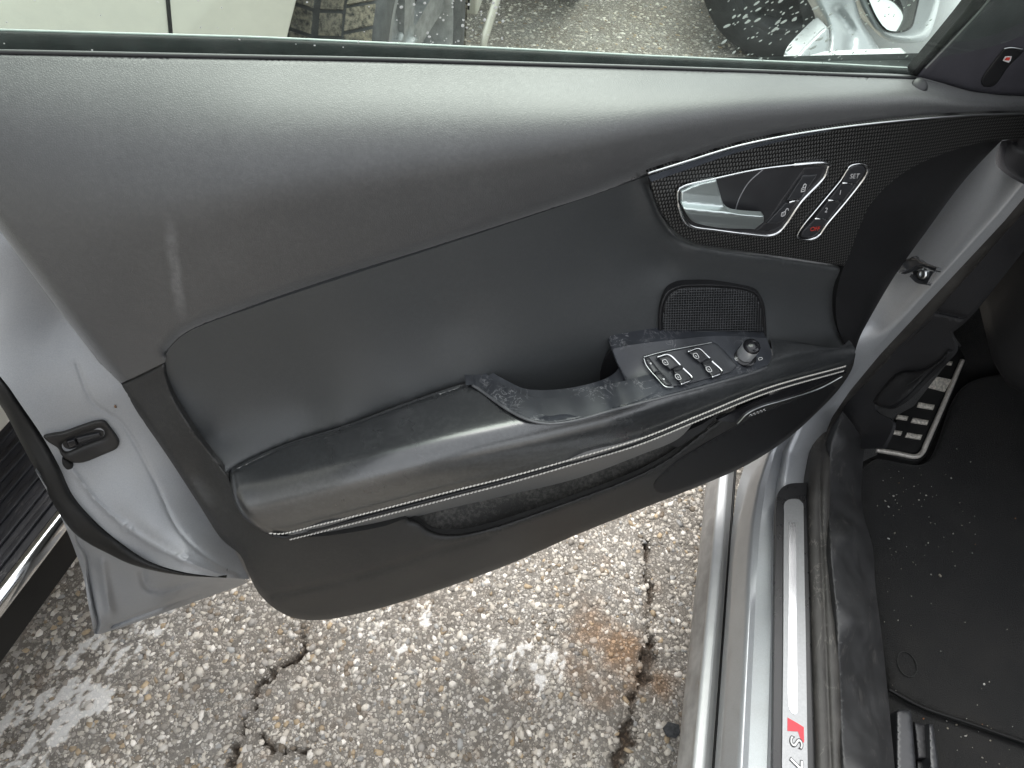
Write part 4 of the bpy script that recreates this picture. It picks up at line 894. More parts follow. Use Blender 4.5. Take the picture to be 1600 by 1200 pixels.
LAT = [(68, 682), (78, 679), (100, 675), (122, 667), (150, 658), (163, 658), (172, 668), (186, 690), (184, 699), (160, 711), (127, 723), (108, 721), (96, 711), (91, 701), (75, 690)]
patch('latch_plate', LAT, f_lt, plain('latch_plastic', (.017, .016, .0155), .5, spec=.35, bs=500, bstr=.3), dr, step=4, thick=.008, roll=[(None, 4, .0025)], bumps=[([(105, 697), (125, 688), (155, 677)], 8, -.010)])
patch('latch_recess', [(98, 690), (115, 681), (150, 672), (162, 675), (160, 684), (135, 693), (108, 702), (100, 698)], lambda p: shf(p)+.0005, M['black'], dr, step=4, thick=.001)
patch('latch', [(104, 690, 1), (117, 686, 1), (121, 696, 1), (108, 701, 1)], lambda p: shf(p)+.003, M['piano'], dr, step=3, thick=.004, roll=[(None, 2, .001)])
patch('latch', [(119, 684, 1), (155, 676, 1), (158, 681, 1), (123, 693, 1)], lambda p: shf(p)+.002, M['recess'], dr, step=3, thick=.003, roll=[(None, 2, .001)])
patch('buffer', [(97, 716, 1), (108, 721), (114, 730), (106, 734), (98, 726)], f_lt, M['rubber'], dr, step=3, thick=.006, roll=[(None, 3, .002)])
mk = on_door([(180, 635)], shf(np.array([(180, 635)]))+.0006)[0]; V, Fc = lathe(mk, D, [(-.001, .0016), (.0004, .0014), (.0006, .0004)], 8); mesh_obj('rust_spot', V, Fc, plain('rust', (.14, .07, .025), .8), dr)

# ---- exterior mirror
f_mr = TPS([(1262, 0, -.10), (1292, 60, -.085), (1300, 95, -.07), (1340, 20, -.13), (1375, 80, -.11), (1420, 95, -.10), (1330, -80, -.12)])
patch('mirror_arm', [(1243, -60, 1), (1268, -2), (1290, 38), (1294, 60), (1288, 93, 1), (1330, 96), (1375, 92, 1), (1374, 78), (1364, 60), (1345, 28), (1325, -60, 1)], f_mr, M['paint'], dr, step=6, thick=.03, roll=[(None, 12, .02)],
      bumps=[([(1308, 20), (1330, 50), (1328, 85)], 8, -.008)])
patch('mirror_housing', [(1318, -60, 1), (1344, 10), (1362, 42), (1375, 57), (1396, 66), (1430, 67), (1449, 58), (1460, 35), (1480, -60, 1)], TPS([(1344, 0, -.15), (1380, 60, -.14), (1440, 60, -.17), (1470, 0, -.19), (1400, 0, -.16), (1400, -60, -.16)]), plain('silver_housing', (.55, .57, .58), .3, .3, coat=.6, var=.04), dr, step=6, thick=.05, roll=[(None, 12, .02)])
patch('mirror_frame', [(1335, -60, 1), (1356, 2), (1370, 32), (1384, 48), (1406, 51), (1424, 44), (1432, 20), (1448, -60, 1)], TPS([(1344, 0, -.146), (1380, 60, -.136), (1440, 60, -.165), (1470, 0, -.186), (1400, 0, -.155), (1400, -60, -.155)]), M['black'], dr, step=5, thick=.01, roll=[(None, 3, .002)])
patch('mirror_glass', [(1338, -60, 1), (1359, 2), (1373, 31), (1386, 46), (1406, 48.5), (1422, 42), (1429, 20), (1444, -60, 1)], TPS([(1344, 0, -.144), (1380, 60, -.134), (1440, 60, -.163), (1470, 0, -.184), (1400, 0, -.153), (1400, -60, -.153)]), plain('mirror_silver', (.8, .84, .82), .03, 1.0, var=.01), dr, step=8, thick=.001)
patch('mirror_foot', [(1238, 100, 1), (1244, 88), (1264, 65), (1292, 42), (1296, 60), (1292, 95, 1)], TPS([(1240, 100, -.04), (1264, 65, -.06), (1292, 45, -.075), (1292, 95, -.055)]), M['paint'], dr, step=5, thick=.02, roll=[(None, 6, .008)])
patch('belt_moulding', [(1238, 102, 1), (1300, 96), (1424, 90, 1), (1428, 113, 1), (1300, 108), (1238, 103.5, 1)], TPS([(1238, 102, -.032), (1428, 113, -.032), (1300, 96, -.040), (1424, 90, -.048)]), plain('pale_moulding', (.6, .62, .62), .25, .4, var=.03), dr, step=6, thick=.02)
lines('moulding_gap', [[(1245, 95.5), (1300, 92.5), (1425, 88.5)]], .0012, lambda p: np.full(len(p), -.043), M['black'], dr, 0)

# ------------------------------------------------------------------ the silver car: body round the door opening
def at_z(px, py, z): return on_axis([(px, py)], 2, z)[0]
def at_x(px, py, x): return on_axis([(px, py)], 0, x)[0]
def x_of(px, py, z): return at_z(px, py, z)[0]
Y0 = -1.3
# side skirt: outer face coloured with the ground's reflection, pale top, slope to the gap
def straight(px, z, y1=.95): x = x_of(px, 1000, z); return [np.array([x, y, z]) for y in np.linspace(Y0, y1, 30)]
V, Fc = loft_geo([straight(1078, .19), straight(1080, .225), straight(1100, .272)], 40, 4); 
bo_parent = None
# body: sill and front pillar as one pressing
def rail(straight_px, z0, pts, z_or_x='x'):
    x = x_of(straight_px, 1000, z0); y = [np.array([x, q, z0]) for q in np.linspace(Y0, at_x(*pts[0][:2], pts[0][2])[1]-.06, 8)]
    return y + [at_x(px, py, X) for px, py, X in pts]
xs = {k: x_of(px, 1000, z) for k, (px, z) in dict(s4=(1131, .29), s5=(1139, .332), s6=(1168, .378), s7=(1178, .374), s8=(1204, .383), s9=(1209, .398), s10=(1268, .402)).items()}
R4 = rail(1131, .29, [(1138, 900, xs['s4']), (1143, 830, xs['s4']+.001), (1152, 765, xs['s4']+.003), (1165, 720, xs['s4']+.006), (1185, 680, xs['s4']+.014)])
R5 = rail(1139, .332, [(1146, 880, xs['s5']), (1155, 810, xs['s5']+.003), (1170, 760, xs['s5']+.010), (1192, 700, xs['s5']+.022), (1212, 665, xs['s5']+.032)])
R6 = rail(1168, .378, [(1170, 900, xs['s6']), (1176, 820, xs['s6']+.002), (1186, 760, xs['s6']+.006), (1203, 705, xs['s6']+.014), (1226, 658, xs['s6']+.024)])
R7 = rail(1178, .374, [(1182, 900, xs['s7']), (1188, 820, xs['s7']+.002), (1196, 760, xs['s7']+.005), (1211, 705, xs['s7']+.012), (1240, 645, xs['s7']+.022)])
R8 = rail(1204, .383, [(1205, 900, xs['s8']), (1208, 820, xs['s8']+.001), (1213, 760, xs['s8']+.004), (1224, 705, xs['s8']+.010), (1252, 645, .292), (1285, 600, .302), (1330, 530, .318), (1392, 425, .336), (1440, 350, .345), (1492, 275, .350), (1535, 222, .352), (1570, 180, .352)])
R9 = rail(1209, .398, [(1210, 900, xs['s9']), (1212, 820, xs['s9']), (1217, 760, xs['s9']+.003), (1229, 705, xs['s9']+.008), (1258, 645, .300), (1291, 600, .308), (1336, 530, .322), (1398, 425, .339), (1446, 350, .348), (1498, 275, .353), (1541, 222, .355), (1576, 180, .355)])
R10 = rail(1268, .402, [(1265, 900, xs['s10']), (1262, 820, xs['s10']), (1262, 762, xs['s10']+.001), (1266, 708, xs['s10']+.006), (1290, 645, .338), (1318, 603, .345), (1365, 545, .352), (1440, 462, .359), (1500, 396, .363), (1560, 330, .367), (1605, 275, .369), (1650, 215, .370)])
R11 = [q+np.array([.014, .004, -.012]) for q in R10]
g1_ = loft_geo([R4, R5, R6, R7], 150, 4, (1, 2)); g2_ = loft_geo([R7, R8[:13]], 150, 4); g3_ = loft_geo([R8, R9, R10, R11], 190, 4, (1, 2), even=False)
gb = [g1_, g2_, g3_]
# front fender and bonnet edge beyond the mirror
fr = []
for x, z in [(.40, .80), (.34, .885), (.27, .86), (.225, .78), (.20, .66), (.205, .5), (.24, .40)]:
    fr.append([np.array([x+.05+.13*(y-.8), y, z-.06*max(0, y-1.2)]) for y in np.linspace(.80, 2.15, 24)])
gb.append(loft_geo(fr, 40, 4))
bon = [[np.array([x, y, .84+.07*min(1, (x-.3)*2)-.07*max(0, y-1.2)]) for y in np.linspace(.85, 2.1, 14)] for x in (.38, .5, .8, 1.2, 1.5, 1.8)]
gb.append(loft_geo(bon, 30, 3))
V, Fc, uv = join(gb); body = mesh_obj('body', V, Fc, M['paint'], car, uv=uv)
V, Fc = join([loft_geo([straight(1080, .185), straight(1079, .225), straight(1099, .270)], 40, 4)])[:2]
mesh_obj('side_skirt', V, Fc, M['reflskirt'], body)
V, Fc = join([loft_geo([straight(1099, .270), straight(1102, .276), straight(1117, .278), straight(1120, .274), straight(1129, .262)], 40, 4, (2,))])[:2]
sk = mesh_obj('skirt_top', V, Fc, plain('silver_skirt', (.46, .47, .47), .45, .2, coat=.2, var=.05), body)
V, Fc = tube_geo(straight(1129.5, .268), .0022, 6); mesh_obj('skirt_gap', V, Fc, M['rubber'], body)

# sill plate with bright inlay and badge
f_pl = lambda p: np.full(len(p), .4075)
PLATE = [(1206, 1320, 1), (1208, 1200), (1210, 1000), (1212, 850), (1213, 790), (1217, 768), (1230, 757), (1262, 754, 1), (1263, 850), (1268, 1000), (1274, 1200), (1278, 1320, 1)]
patch('sill_plate', PLATE, f_pl, M['plate'], body, mode='z', step=6, thick=.008)
STRIP = [(1221, 1320, 1), (1222, 1200), (1224, 1000), (1224.5, 850), (1225, 800), (1225, 788), (1231, 781), (1249, 780.5), (1255, 787), (1255.5, 800), (1257, 900), (1259, 1000), (1262, 1200), (1263, 1320, 1)]
patch('sill_inlay', STRIP, lambda p: np.full(len(p), .4095), plain('brushed_inlay', (.27, .275, .28), .42, .9, var=.06, vs=300), body, mode='z', step=6, thick=.003)
patch('inlay_band', [(1232.5, 816, 1), (1243.5, 816, 1), (1244.5, 950), (1245.5, 1105), (1245, 1115), (1241, 1116), (1235, 1111), (1232.5, 1104), (1232.5, 950)], lambda p: np.full(len(p), .4101), plain('polished_band', (.48, .49, .50), .2, 1.0, var=.02), body, mode='z', step=5, thick=.0008)
f_bd = lambda p: on_axis(p, 2, .4104)
RB = [(1230.5, 1121, 1), (1243, 1128, 1), (1256, 1136, 1), (1256.5, 1160, 1), (1252.5, 1160, 1), (1247, 1143, 1), (1230.5, 1142, 1)]
patch('badge_panel', RB, lambda p: np.full(len(p), .4099), plain('badge_red', (.52, .025, .04), .4, var=.03), body, mode='z', step=4, thick=.0006)
def flat_text(name, txt, size, at, mat, z, grow=0.0):
    cu = bpy.data.curves.new('lettering', 'FONT'); cu.body = txt; cu.align_x = 'CENTER'; cu.align_y = 'CENTER'; cu.offset = grow; cu.shear = .25
    ob = bpy.data.objects.new('lettering', cu); COL.objects.link(ob); dg = bpy.context.evaluated_depsgraph_get(); me = ob.evaluated_get(dg).to_mesh()
    v = np.array([x.co[:2] for x in me.vertices]); fs = [list(q.vertices) for q in me.polygons]
    ob.evaluated_get(dg).to_mesh_clear(); bpy.data.objects.remove(ob); bpy.data.curves.remove(cu)
    # the letters read along the sill, their feet to the outside of the car
    p = np.array(at)+v[:, :1]*size*np.array((-.02, 1.15))+v[:, 1:]*size*np.array((.86, .06))
    return mesh_obj(name, on_axis(p, 2, z), fs, mat, body, smooth=False)
for ch, at in (('S', (1243.5, 1157)), ('7', (1243.5, 1190))):
    flat_text('sill_lettering', ch, 32, at, M['black'], .4106, .035)
    flat_text('sill_lettering', ch, 32, at, M['white'] if ch == 'S' else M['alu'], .4110, .0)

# door seal, scuffed sill trim, kick panel, pillar trim
def zr(pts): return TPS(pts)
def zx(px, py, X): return (px, py, at_x(px, py, X)[2])
SEALZ = zr([(1270, 1300, .416), (1274, 1200, .416), (1268, 1000, .416), (1263, 850, .416), (1262, 754, .416), (1320, 1200, .42), (1307, 971, .42), (1298, 833, .42), (1298, 719, .425),
            zx(1268, 700, .325), zx(1300, 627, .346), zx(1360, 550, .356), zx(1467, 433, .366), zx(1540, 350, .370), zx(1598, 283, .373), zx(1316, 645, .372), zx(1343, 610, .378), zx(1397, 550, .386), zx(1463, 487, .392), zx(1570, 367, .398), zx(1640, 290, .40)])
SL = [(1277, 1320, 1), (1274, 1200), (1268, 1000), (1264, 880), (1262, 790), (1263, 730), (1271, 683), (1300, 627), (1360, 550), (1467, 433), (1540, 350), (1598, 283), (1660, 190, 1)]
SR = [(1720, 190, 1), (1640, 290), (1570, 367), (1463, 487), (1397, 550), (1343, 610), (1317, 642), (1300, 690), (1297, 740), (1297, 833), (1303, 920), (1308, 971), (1318, 1200), (1323, 1320, 1)]
patch('door_seal', SL+SR, SEALZ, M['dustrub'], body, mode='z', step=8, thick=.02, roll=[(None, 12, .008)], bumps=[([(1302, 1320), (1298, 1200), (1290, 1000), (1284, 860), (1281, 770), (1285, 700), (1305, 655), (1350, 600)], 3, -.003)])
TRZ = zr([(1323, 1320, .425), (1318, 1200, .425), (1308, 971, .425), (1297, 833, .425), (1300, 690, .43), (1345, 1200, .424), (1330, 971, .424), (1318, 833, .424), (1360, 1200, .415), (1345, 971, .412), (1335, 833, .41),
          (1396, 1200, .34), (1378, 1010, .335), (1362, 856, .33), (1346, 790, .335), (1350, 700, .36), (1325, 690, .42), (1405, 1320, .34)])
patch('sill_trim', [(1321, 1320, 1), (1316, 1200), (1306, 971), (1295, 833), (1295, 740), (1299, 690), (1317, 642, 1), (1352, 690, 1), (1347, 740), (1347, 792), (1364, 858), (1368, 916), (1380, 1012), (1398, 1200), (1408, 1320, 1)],
      TRZ, M['silltrim'], body, mode='z', step=8, thick=.06, roll=[([(1321, 1320), (1316, 1200), (1306, 971), (1295, 833), (1295, 740), (1299, 690), (1317, 642)], 6, .004)])
KX = TPS([(1317, 645, .376), (1343, 610, .382), (1397, 550, .390), (1463, 487, .396), (1570, 367, .402), (1640, 290, .405), (1352, 690, .41), (1420, 580, .42), (1507, 497, .425), (1600, 383, .43), (1490, 545, .44), (1440, 610, .435), (1400, 690, .43), (1700, 270, .43)])
patch('kick_panel', [(1314, 640, 1), (1341, 607), (1395, 547), (1461, 484), (1565, 366), (1640, 286, 1), (1700, 270, 1), (1600, 384), (1508, 498), (1484, 518, 1), (1492, 545), (1470, 570), (1450, 590), (1405, 595), (1378, 618), (1366, 640), (1395, 660), (1380, 700, 1), (1345, 700, 1)],
      KX, grain('kick_panel_plastic', (.022, .022, .024), .6, 600, .3, spec=.3), body, mode='x', step=9, thick=.004,
      bumps=[([(1463, 487), (1485, 492), (1507, 497)], 2, .003)])
patch('bonnet_flap', [(1364, 628, 1), (1373, 614), (1401, 584), (1410, 580), (1442, 577), (1453, 571), (1473, 557), (1481, 546), (1478, 560), (1455, 582), (1434, 604), (1412, 625), (1390, 637), (1373, 635)], lambda p: KX(p)-.006, M['cap'], body, mode='x', step=7, thick=.006, roll=[(None, 6, .004)])
PX = TPS([(1565, 220, .355), (1555, 250, .352), (1600, 288, .36), (1700, 300, .36), (1700, 100, .35), (1590, 190, .348), (1640, 230, .345)])
patch('pillar_trim', [(1565, 220, 1), (1557, 240), (1556, 256), (1572, 272), (1602, 289), (1680, 320, 1), (1760, 320, 1), (1760, -40, 1), (1660, 80), (1604, 160), (1592, 205), (1580, 217)], PX, grain('pillar_plastic', (.035, .034, .037), .55, 700, .25), body, mode='x', step=9, thick=.03, roll=[(None, 10, -.008)],
      bumps=[([(1600, 160), (1585, 218), (1610, 240), (1680, 262)], 4, .004)])
# check strap and its bolts
CX = lambda p: TPS([(1270, 683, .318), (1300, 627, .325), (1360, 550, .335), (1420, 420, .338), (1467, 433, .353), (1540, 350, .36), (1400, 430, .33)])(p)
gs = [patch_geo([(1404, 414, 1), (1412, 406), (1432, 404), (1440, 409), (1464, 418, 1), (1461, 424, 1), (1438, 416), (1426, 420), (1406, 427, 1), (1400, 424, 1)], lambda p: CX(p)-.008, mode='x', step=3, thick=.006, roll=[(None, 2, -.001)]),
      patch_geo([(1425, 422, 1), (1460, 424, 1), (1448, 443, 1), (1428, 432, 1)], lambda p: CX(p)-.003, mode='x', step=4, thick=.003),
      patch_geo([(1424, 428, 1), (1436, 438), (1450, 441, 1), (1447, 445, 1), (1432, 442), (1421, 432, 1)], lambda p: CX(p)-.007, mode='x', step=3, thick=.005)]
V, Fc, _ = join(gs); mesh_obj('check_strap', V, Fc, M['dark_paint'], body)
for q, r in (((1429, 408), .006), ((1443, 428), .0065)):
    b0 = at_x(*q, float(CX(np.array([q]))[0])-.006); V, Fc = lathe(b0, np.array([-.85, -.5, .1])/np.linalg.norm([.85, .5, .1]), [(-.002, r), (.002, r), (.0032, r*.8), (.0032, r*.5), (.0015, r*.45), (.0015, .0005)], 12); sm(mesh_obj('bolt', V, Fc, M['recess'] if r < .0062 else M['alu'], body))

# footwell: carpet, fire wall, dead pedal, seat rail
ZF = .262
V, Fc = loft_geo([[np.array([x, y, ZF + .5*max(0, y-.88)]) for y in (-1.3, -.6, 0, .5, .8, .88, 1.0, 1.2, 1.4)] for x in (.40, .6, .9, 1.2, 1.75)], 40, 2); mesh_obj('carpet', V, Fc, M['carpet'], body)
PZ = TPS([(1369, 705, .305), (1436, 716, .295), (1505, 562, .385), (1475, 552, .40), (1420, 620, .35), (1470, 640, .34)])
patch('footrest', [(1364, 706, 1), (1375, 695, 1), (1410, 640), (1440, 596), (1475, 540, 1), (1496, 536, 1), (1509, 562, 1), (1446, 712), (1437, 721), (1425, 722)], PZ, M['rubber'], body, mode='z', step=6, thick=.02, roll=[(None, 3, .003)])
LZ = TPS([zx(1484, 518, .43), zx(1366, 640, .42), zx(1450, 580, .437), zx(1345, 690, .42), zx(1345, 720, .42), (1500, 540, .385), (1420, 640, .335), (1372, 705, .30)])
patch('footwell_lining', [(1484, 516, 1), (1502, 540, 1), (1424, 640), (1376, 707, 1), (1343, 722, 1), (1343, 688, 1), (1362, 640), (1448, 578)], LZ, M['carpet'], body, mode='z', step=9, thick=.004)
def quad(cx, cy, w, h, sl=.17, sk=-.35): return [(cx-w/2-h*sk/2, cy-h/2-w*sl/2+0, 1), (cx+w/2-h*sk/2, cy-h/2+w*sl/2, 1), (cx+w/2+h*sk/2, cy+h/2+w*sl/2, 1), (cx-w/2+h*sk/2, cy+h/2-w*sl/2, 1)]
wornmetal = plain('worn_metal', (.68, .64, .57), .45, .35, var=.4, vs=260)
for q in ((1398.5, 675, 21, 6), (1428, 681, 24, 7), (1410, 652, 17, 6), (1437.5, 658, 25, 7), (1420.6, 628, 12, 5), (1447, 634, 25, 7), (1478, 566, 20, 5), (1489.5, 541, 8, 6)):
    patch('footrest_slot', quad(*q), lambda p: PZ(p)+.0025, wornmetal, body, mode='z', step=4, thick=.003, roll=[(None, 2, .001)])
patch('footrest_pad', [(1439, 601, 1), (1450, 586, 1), (1487, 593, 1), (1477, 611, 1)], lambda p: PZ(p)+.002, wornmetal, body, mode='z', step=4, thick=.003)
c = crom([(1369, 703), (1400, 708), (1432, 713), (1441, 707), (1447, 694), (1475, 630), (1504, 562)], 3); V, Fc = tube_geo(on_axis(c, 2, PZ(c)+.003), np.interp(c[:, 0], [1369, 1430, 1504], [.0042, .0042, .0036]), 8); mesh_obj('footrest_rim', V, Fc, plain('bright_rim', (.75, .71, .65), .3, .4, var=.15, vs=200), body)
gs = []
def zbox(L, z, h, bev): return patch_geo([(*q, 1) for q in L], lambda p: np.full(len(p), z), mode='z', step=6, thick=h, roll=[(None, bev, .004)])
RZ = .285
V, Fc, _ = join([zbox([(1400, 1112), (1406, 1108), (1422, 1110), (1425, 1118), (1432, 1210), (1434, 1290), (1405, 1290), (1400, 1200)], RZ+.02, .05, 4), zbox([(1450, 1131), (1458, 1132), (1466, 1190), (1470, 1290), (1455, 1290), (1452, 1190)], RZ+.015, .05, 3)])
sr_ = mesh_obj('seat_rail', V, Fc, M['button'], body)
patch('rail_slider', [(1428, 1128, 1), (1447, 1133, 1), (1450, 1186, 1), (1434, 1185, 1)], lambda p: np.full(len(p), RZ+.004), M['recess'], body, mode='z', step=6, thick=.03, roll=[(None, 3, .003)])
patch('rail_stop', [(1432, 1188, 1), (1452, 1190, 1), (1456, 1260, 1), (1436, 1260, 1)], lambda p: np.full(len(p), RZ-.006), M['black'], body, mode='z', step=8, thick=.03, roll=[(None, 3, .003)])
# unseen roof, dashboard, far side and seat added to darken the footwell; front wall
V, Fc = loft_geo([[np.array([x, y, z+.02*math.sin((y+1.3)/1.9*3.14)]) for y in np.linspace(-1.3, .18, 8)] for x, z in ((.50, 1.30), (.56, 1.37), (.9, 1.405), (1.3, 1.37), (1.42, 1.30))], 30, 3)
rf = mesh_obj('roof', V, Fc, M['paint'], body)
V, Fc = box_geo((.44, .62, .60), (1.55, 1.15, .93), .06); mesh_obj('dashboard', V, Fc, M['cap'], body)
V, Fc = box_geo((.42, 1.22, .26), (1.6, 1.28, .9)); mesh_obj('fire_wall', V, Fc, M['carpet'], body, smooth=False)
V, Fc = box_geo((1.55, -1.3, .2), (1.65, 1.3, 1.0), .02); mesh_obj('far_side', V, Fc, M['cap'], body)
V, Fc = box_geo((.60, -.55, .30), (1.02, -.02, .52), .05); mesh_obj('seat_cushion', V, Fc, M['insert'], body)
# unseen rear door, window and pillar, added to block low sky in the armrest's reflection
def prism_x(prof_xz, y0, y1, mat_, name):
    P = np.array(prof_xz); V, Fc = loft_geo([[np.array([x, y, z]) for y in np.linspace(y0, y1, 8)] for x, z in P], 12, 3); return mesh_obj(name, V, Fc, mat_, body)
prism_x([(.27, .30), (.20, .36), (.165, .55), (.165, .72), (.19, .88), (.25, .955), (.30, .955)], -1.40, -.37, M['paint'], 'rear_door')
prism_x([(.27, .95), (.33, 1.08), (.42, 1.25), (.50, 1.34)], -1.30, -.42, M['piano'], 'rear_window')
prism_x([(.26, .95), (.32, 1.08), (.41, 1.25), (.49, 1.34)], -.42, -.33, M['piano'], 'door_pillar')
V, Fc = tube_geo([(.40, .74, .93), (.45, .5, 1.10), (.52, .22, 1.28), (.56, .0, 1.36)], [.035, .03, .028, .028], 10); mesh_obj('windscreen_pillar', V, Fc, M['paint'], body)  # unseen front pillar, likewise added to shade the footwell

# ------------------------------------------------------------------ floor mat with its edging and heel clip, crumbs on it
matz = lambda p: np.full(len(p), .0)
f_mat = TPS([(1384, 1075, .272), (1600, 1158, .272), (1346, 790, .278), (1362, 856, .275), (1445, 720, .285), (1505, 600, .325), (1700, 560, .37), (1750, 1215, .272), (1900, 900, .285), (1500, 900, .273), (1600, 740, .288)])
MAT = [(1390, 1076, 1), (1376, 1010), (1362, 916), (1356, 858), (1338, 795), (1342, 742), (1372, 716), (1445, 724), (1505, 604), (1600, 580), (1760, 560, 1), (1900, 900, 1), (1760, 1222, 1), (1600, 1160), (1440, 1104)]
fm = mesh_obj('floor_mat', *patch_geo(MAT, f_mat, mode='z', step=11, thick=.006, roll=[(None, 6, .003)])[:2], M['carpet'])
fm['label'] = 'black carpet floor mat in the footwell, dusty and strewn with crumbs'; fm['category'] = 'floor mat'
c = crom([(1388, 1077), (1440, 1104.5), (1520, 1132), (1600, 1160), (1760, 1222)], 6); V, Fc = tube_geo(on_axis(c, 2, f_mat(c)+.001), .0026, 6); mesh_obj('mat_edging', V, Fc, M['rubber'], fm)
cc = at_z(1417, 1038, .2745)
an = np.linspace(0, 2*math.pi, 40)[:-1]
V, Fc = tube_geo([cc+np.array([.013*math.cos(a), .017*math.sin(a), .0]) for a in an], .0008, 6, True); mesh_obj('heel_clip', V, Fc, M['carpet'], fm)
gs = []; cols = []
for _ in range(150):
    t = rng.random()
    if t < .28: x, y = rng.normal(1540, 70), rng.normal(1160, 35)
    elif t < .75: x, y = rng.normal(1420, 45), rng.normal(810, 50)
    else: x, y = rng.uniform(1370, 1600), rng.uniform(720, 1200)
    if x < 1385 and y < 1000 and x < 1366: continue
    r = .0005+.0011*rng.random()**4; P = at_z(x, y, float(f_mat(np.array([(x, y)]))[0])+.001 if (y < 1076+.4*(x-1390)) else .2635)
    s = rng.uniform(.6, 1.6, 3)*r; a = rng.uniform(0, 6.28); v = ico*(1+.25*rng.standard_normal((12, 1)))*s; v = np.column_stack([v[:, 0]*math.cos(a)-v[:, 1]*math.sin(a), v[:, 0]*math.sin(a)+v[:, 1]*math.cos(a), v[:, 2]])+P
    gs.append((v, [list(f) for f in icf]))
    cols.append(np.repeat([[(.5, .47, .42), (.30, .27, .22), (.6, .58, .55), (.35, .16, .08)][rng.choice(4, p=[.4, .3, .22, .08])]], 12, 0))
V, Fc, _ = join(gs); o = mesh_obj('crumbs', V, Fc, M['stone'], kind='stuff', smooth=False, col=np.vstack(cols))
o['label'] = 'pale crumbs and grit scattered over the floor mat and carpet'; o['category'] = 'crumbs'

# ------------------------------------------------------------------ the cream car parked alongside
suv = empty('cream_suv', (-1.5, .3, 0), 'cream white sport utility parked alongside with black running board and dusty front tyre', 'suv')
XS = -.66
def prism(poly_yz, x0, x1, mat_, name, parent, bev=.02):
    import bmesh
    bm = bmesh.new(); vs = [bm.verts.new((x0, y, z)) for y, z in poly_yz]; f = bm.faces.new(vs)
    r = bmesh.ops.extrude_face_region(bm, geom=[f]); 
    for v in r['geom']:
        if isinstance(v, bmesh.types.BMVert): v.co.x = x1
    bmesh.ops.recalc_face_normals(bm, faces=bm.faces)
    if bev: bmesh.ops.bevel(bm, geom=[e for e in bm.edges], offset=bev, segments=3, affect='EDGES', profile=.6, clamp_overlap=True)
    bm.verts.index_update(); V = np.array([v.co[:] for v in bm.verts]); Fc = [[v.index for v in q.verts] for q in bm.faces]; bm.free()
    return mesh_obj(name, V, Fc, mat_, parent)
WC = np.array([-.765, 1.67, .355]); WR = .37
arch = [(1.66+(.54 if math.cos(a) > 0 else .74)*math.cos(a), .36+.49*math.sin(a)) for a in np.linspace(math.pi*.985, math.pi*.015, 26)]
rear = [(-1.28+.47*math.cos(a), .36+.44*math.sin(a)) for a in np.linspace(math.pi*.985, math.pi*.015, 16)]
prof_b = [(-2.15, .53), (-2.2, .8), (-2.1, 1.05), (.9, 1.02), (2.35, .98), (2.45, .7), (2.42, .32)] + [(2.2, .24)] + arch[::-1] + [(.90, .53), (.0, .53)] + rear[::-1]
sb = prism(prof_b, XS-1.75, XS, M['cream'], 'body', suv, .012)
prism([(-2.0, 1.04), (-1.6, 1.6), (.1, 1.66), (1.0, 1.02)], XS-1.62, XS-.14, M['dark_paint'], 'cabin', suv, .03)
# door gap and panel below the window line
gp = on_axis([(260, -60), (262, 0), (267, 56)], 0, XS+.001); gp = np.vstack([gp, gp[-1:]+[0, .02, -.16]])
V, Fc = tube_geo(gp, .0032, 6); mesh_obj('door_gap', V, Fc, M['rubber'], suv)
# wheel well
V, Fc = loft_geo([[np.array([x, 1.66+(.53 if math.cos(a) > 0 else .73)*math.cos(a), .36+.48*math.sin(a)]) for a in np.linspace(-.2, math.pi+.2, 30)] for x in (XS-.02, XS-.3, XS-.55)], 30, 2); mesh_obj('wheel_well', V, Fc, M['rubber'], suv)
V, Fc = box_geo((XS-.6, .95, .3), (XS-.55, 2.3, .85)); mesh_obj('inner_wall', V, Fc, M['rubber'], suv, smooth=False)
# running board: ribbed black top, chrome edge
bx0, bx1, bz = XS-.09, -.625, .395
def along(x, z, y0=-1.0, y1=1.06): return [np.array([x, y, z]) for y in np.linspace(y0, y1, 12)]
V, Fc = loft_geo([along(bx0-.1, bz+.06), along(bx0, bz+.02), along(bx1-.012, bz), along(bx1-.012, bz-.06), along(bx0-.1, bz-.07)], 20, 1); rb = mesh_obj('running_board', V, Fc, M['board'], suv, smooth=False)
for k in range(7):
    x = bx0-.02+(bx1-.02-bx0+.02)*(k+.5)/7; V, Fc = box_geo((x-.0045, -1.0, bz+.02*(bx1-x)/(bx1-bx0)), (x+.0045, 1.05, bz+.004+.02*(bx1-x)/(bx1-bx0)), .0015); mesh_obj('rib', V, Fc, M['board'], rb)
V, Fc = loft_geo([along(bx1-.014, bz+.004), along(bx1-.009, bz+.008), along(bx1, bz+.006), along(bx1+.004, bz-.002), along(bx1+.003, bz-.014), along(bx1-.006, bz-.022)], 20, 3); mesh_obj('chrome_edge', V, Fc, M['chrome'], rb)
V, Fc = loft_geo([along(bx1-.004, bz-.02), along(bx1-.004, bz-.075), along(bx1-.05, bz-.08)], 20, 1); mesh_obj('board_skirt', V, Fc, M['rubber'], rb, smooth=False)
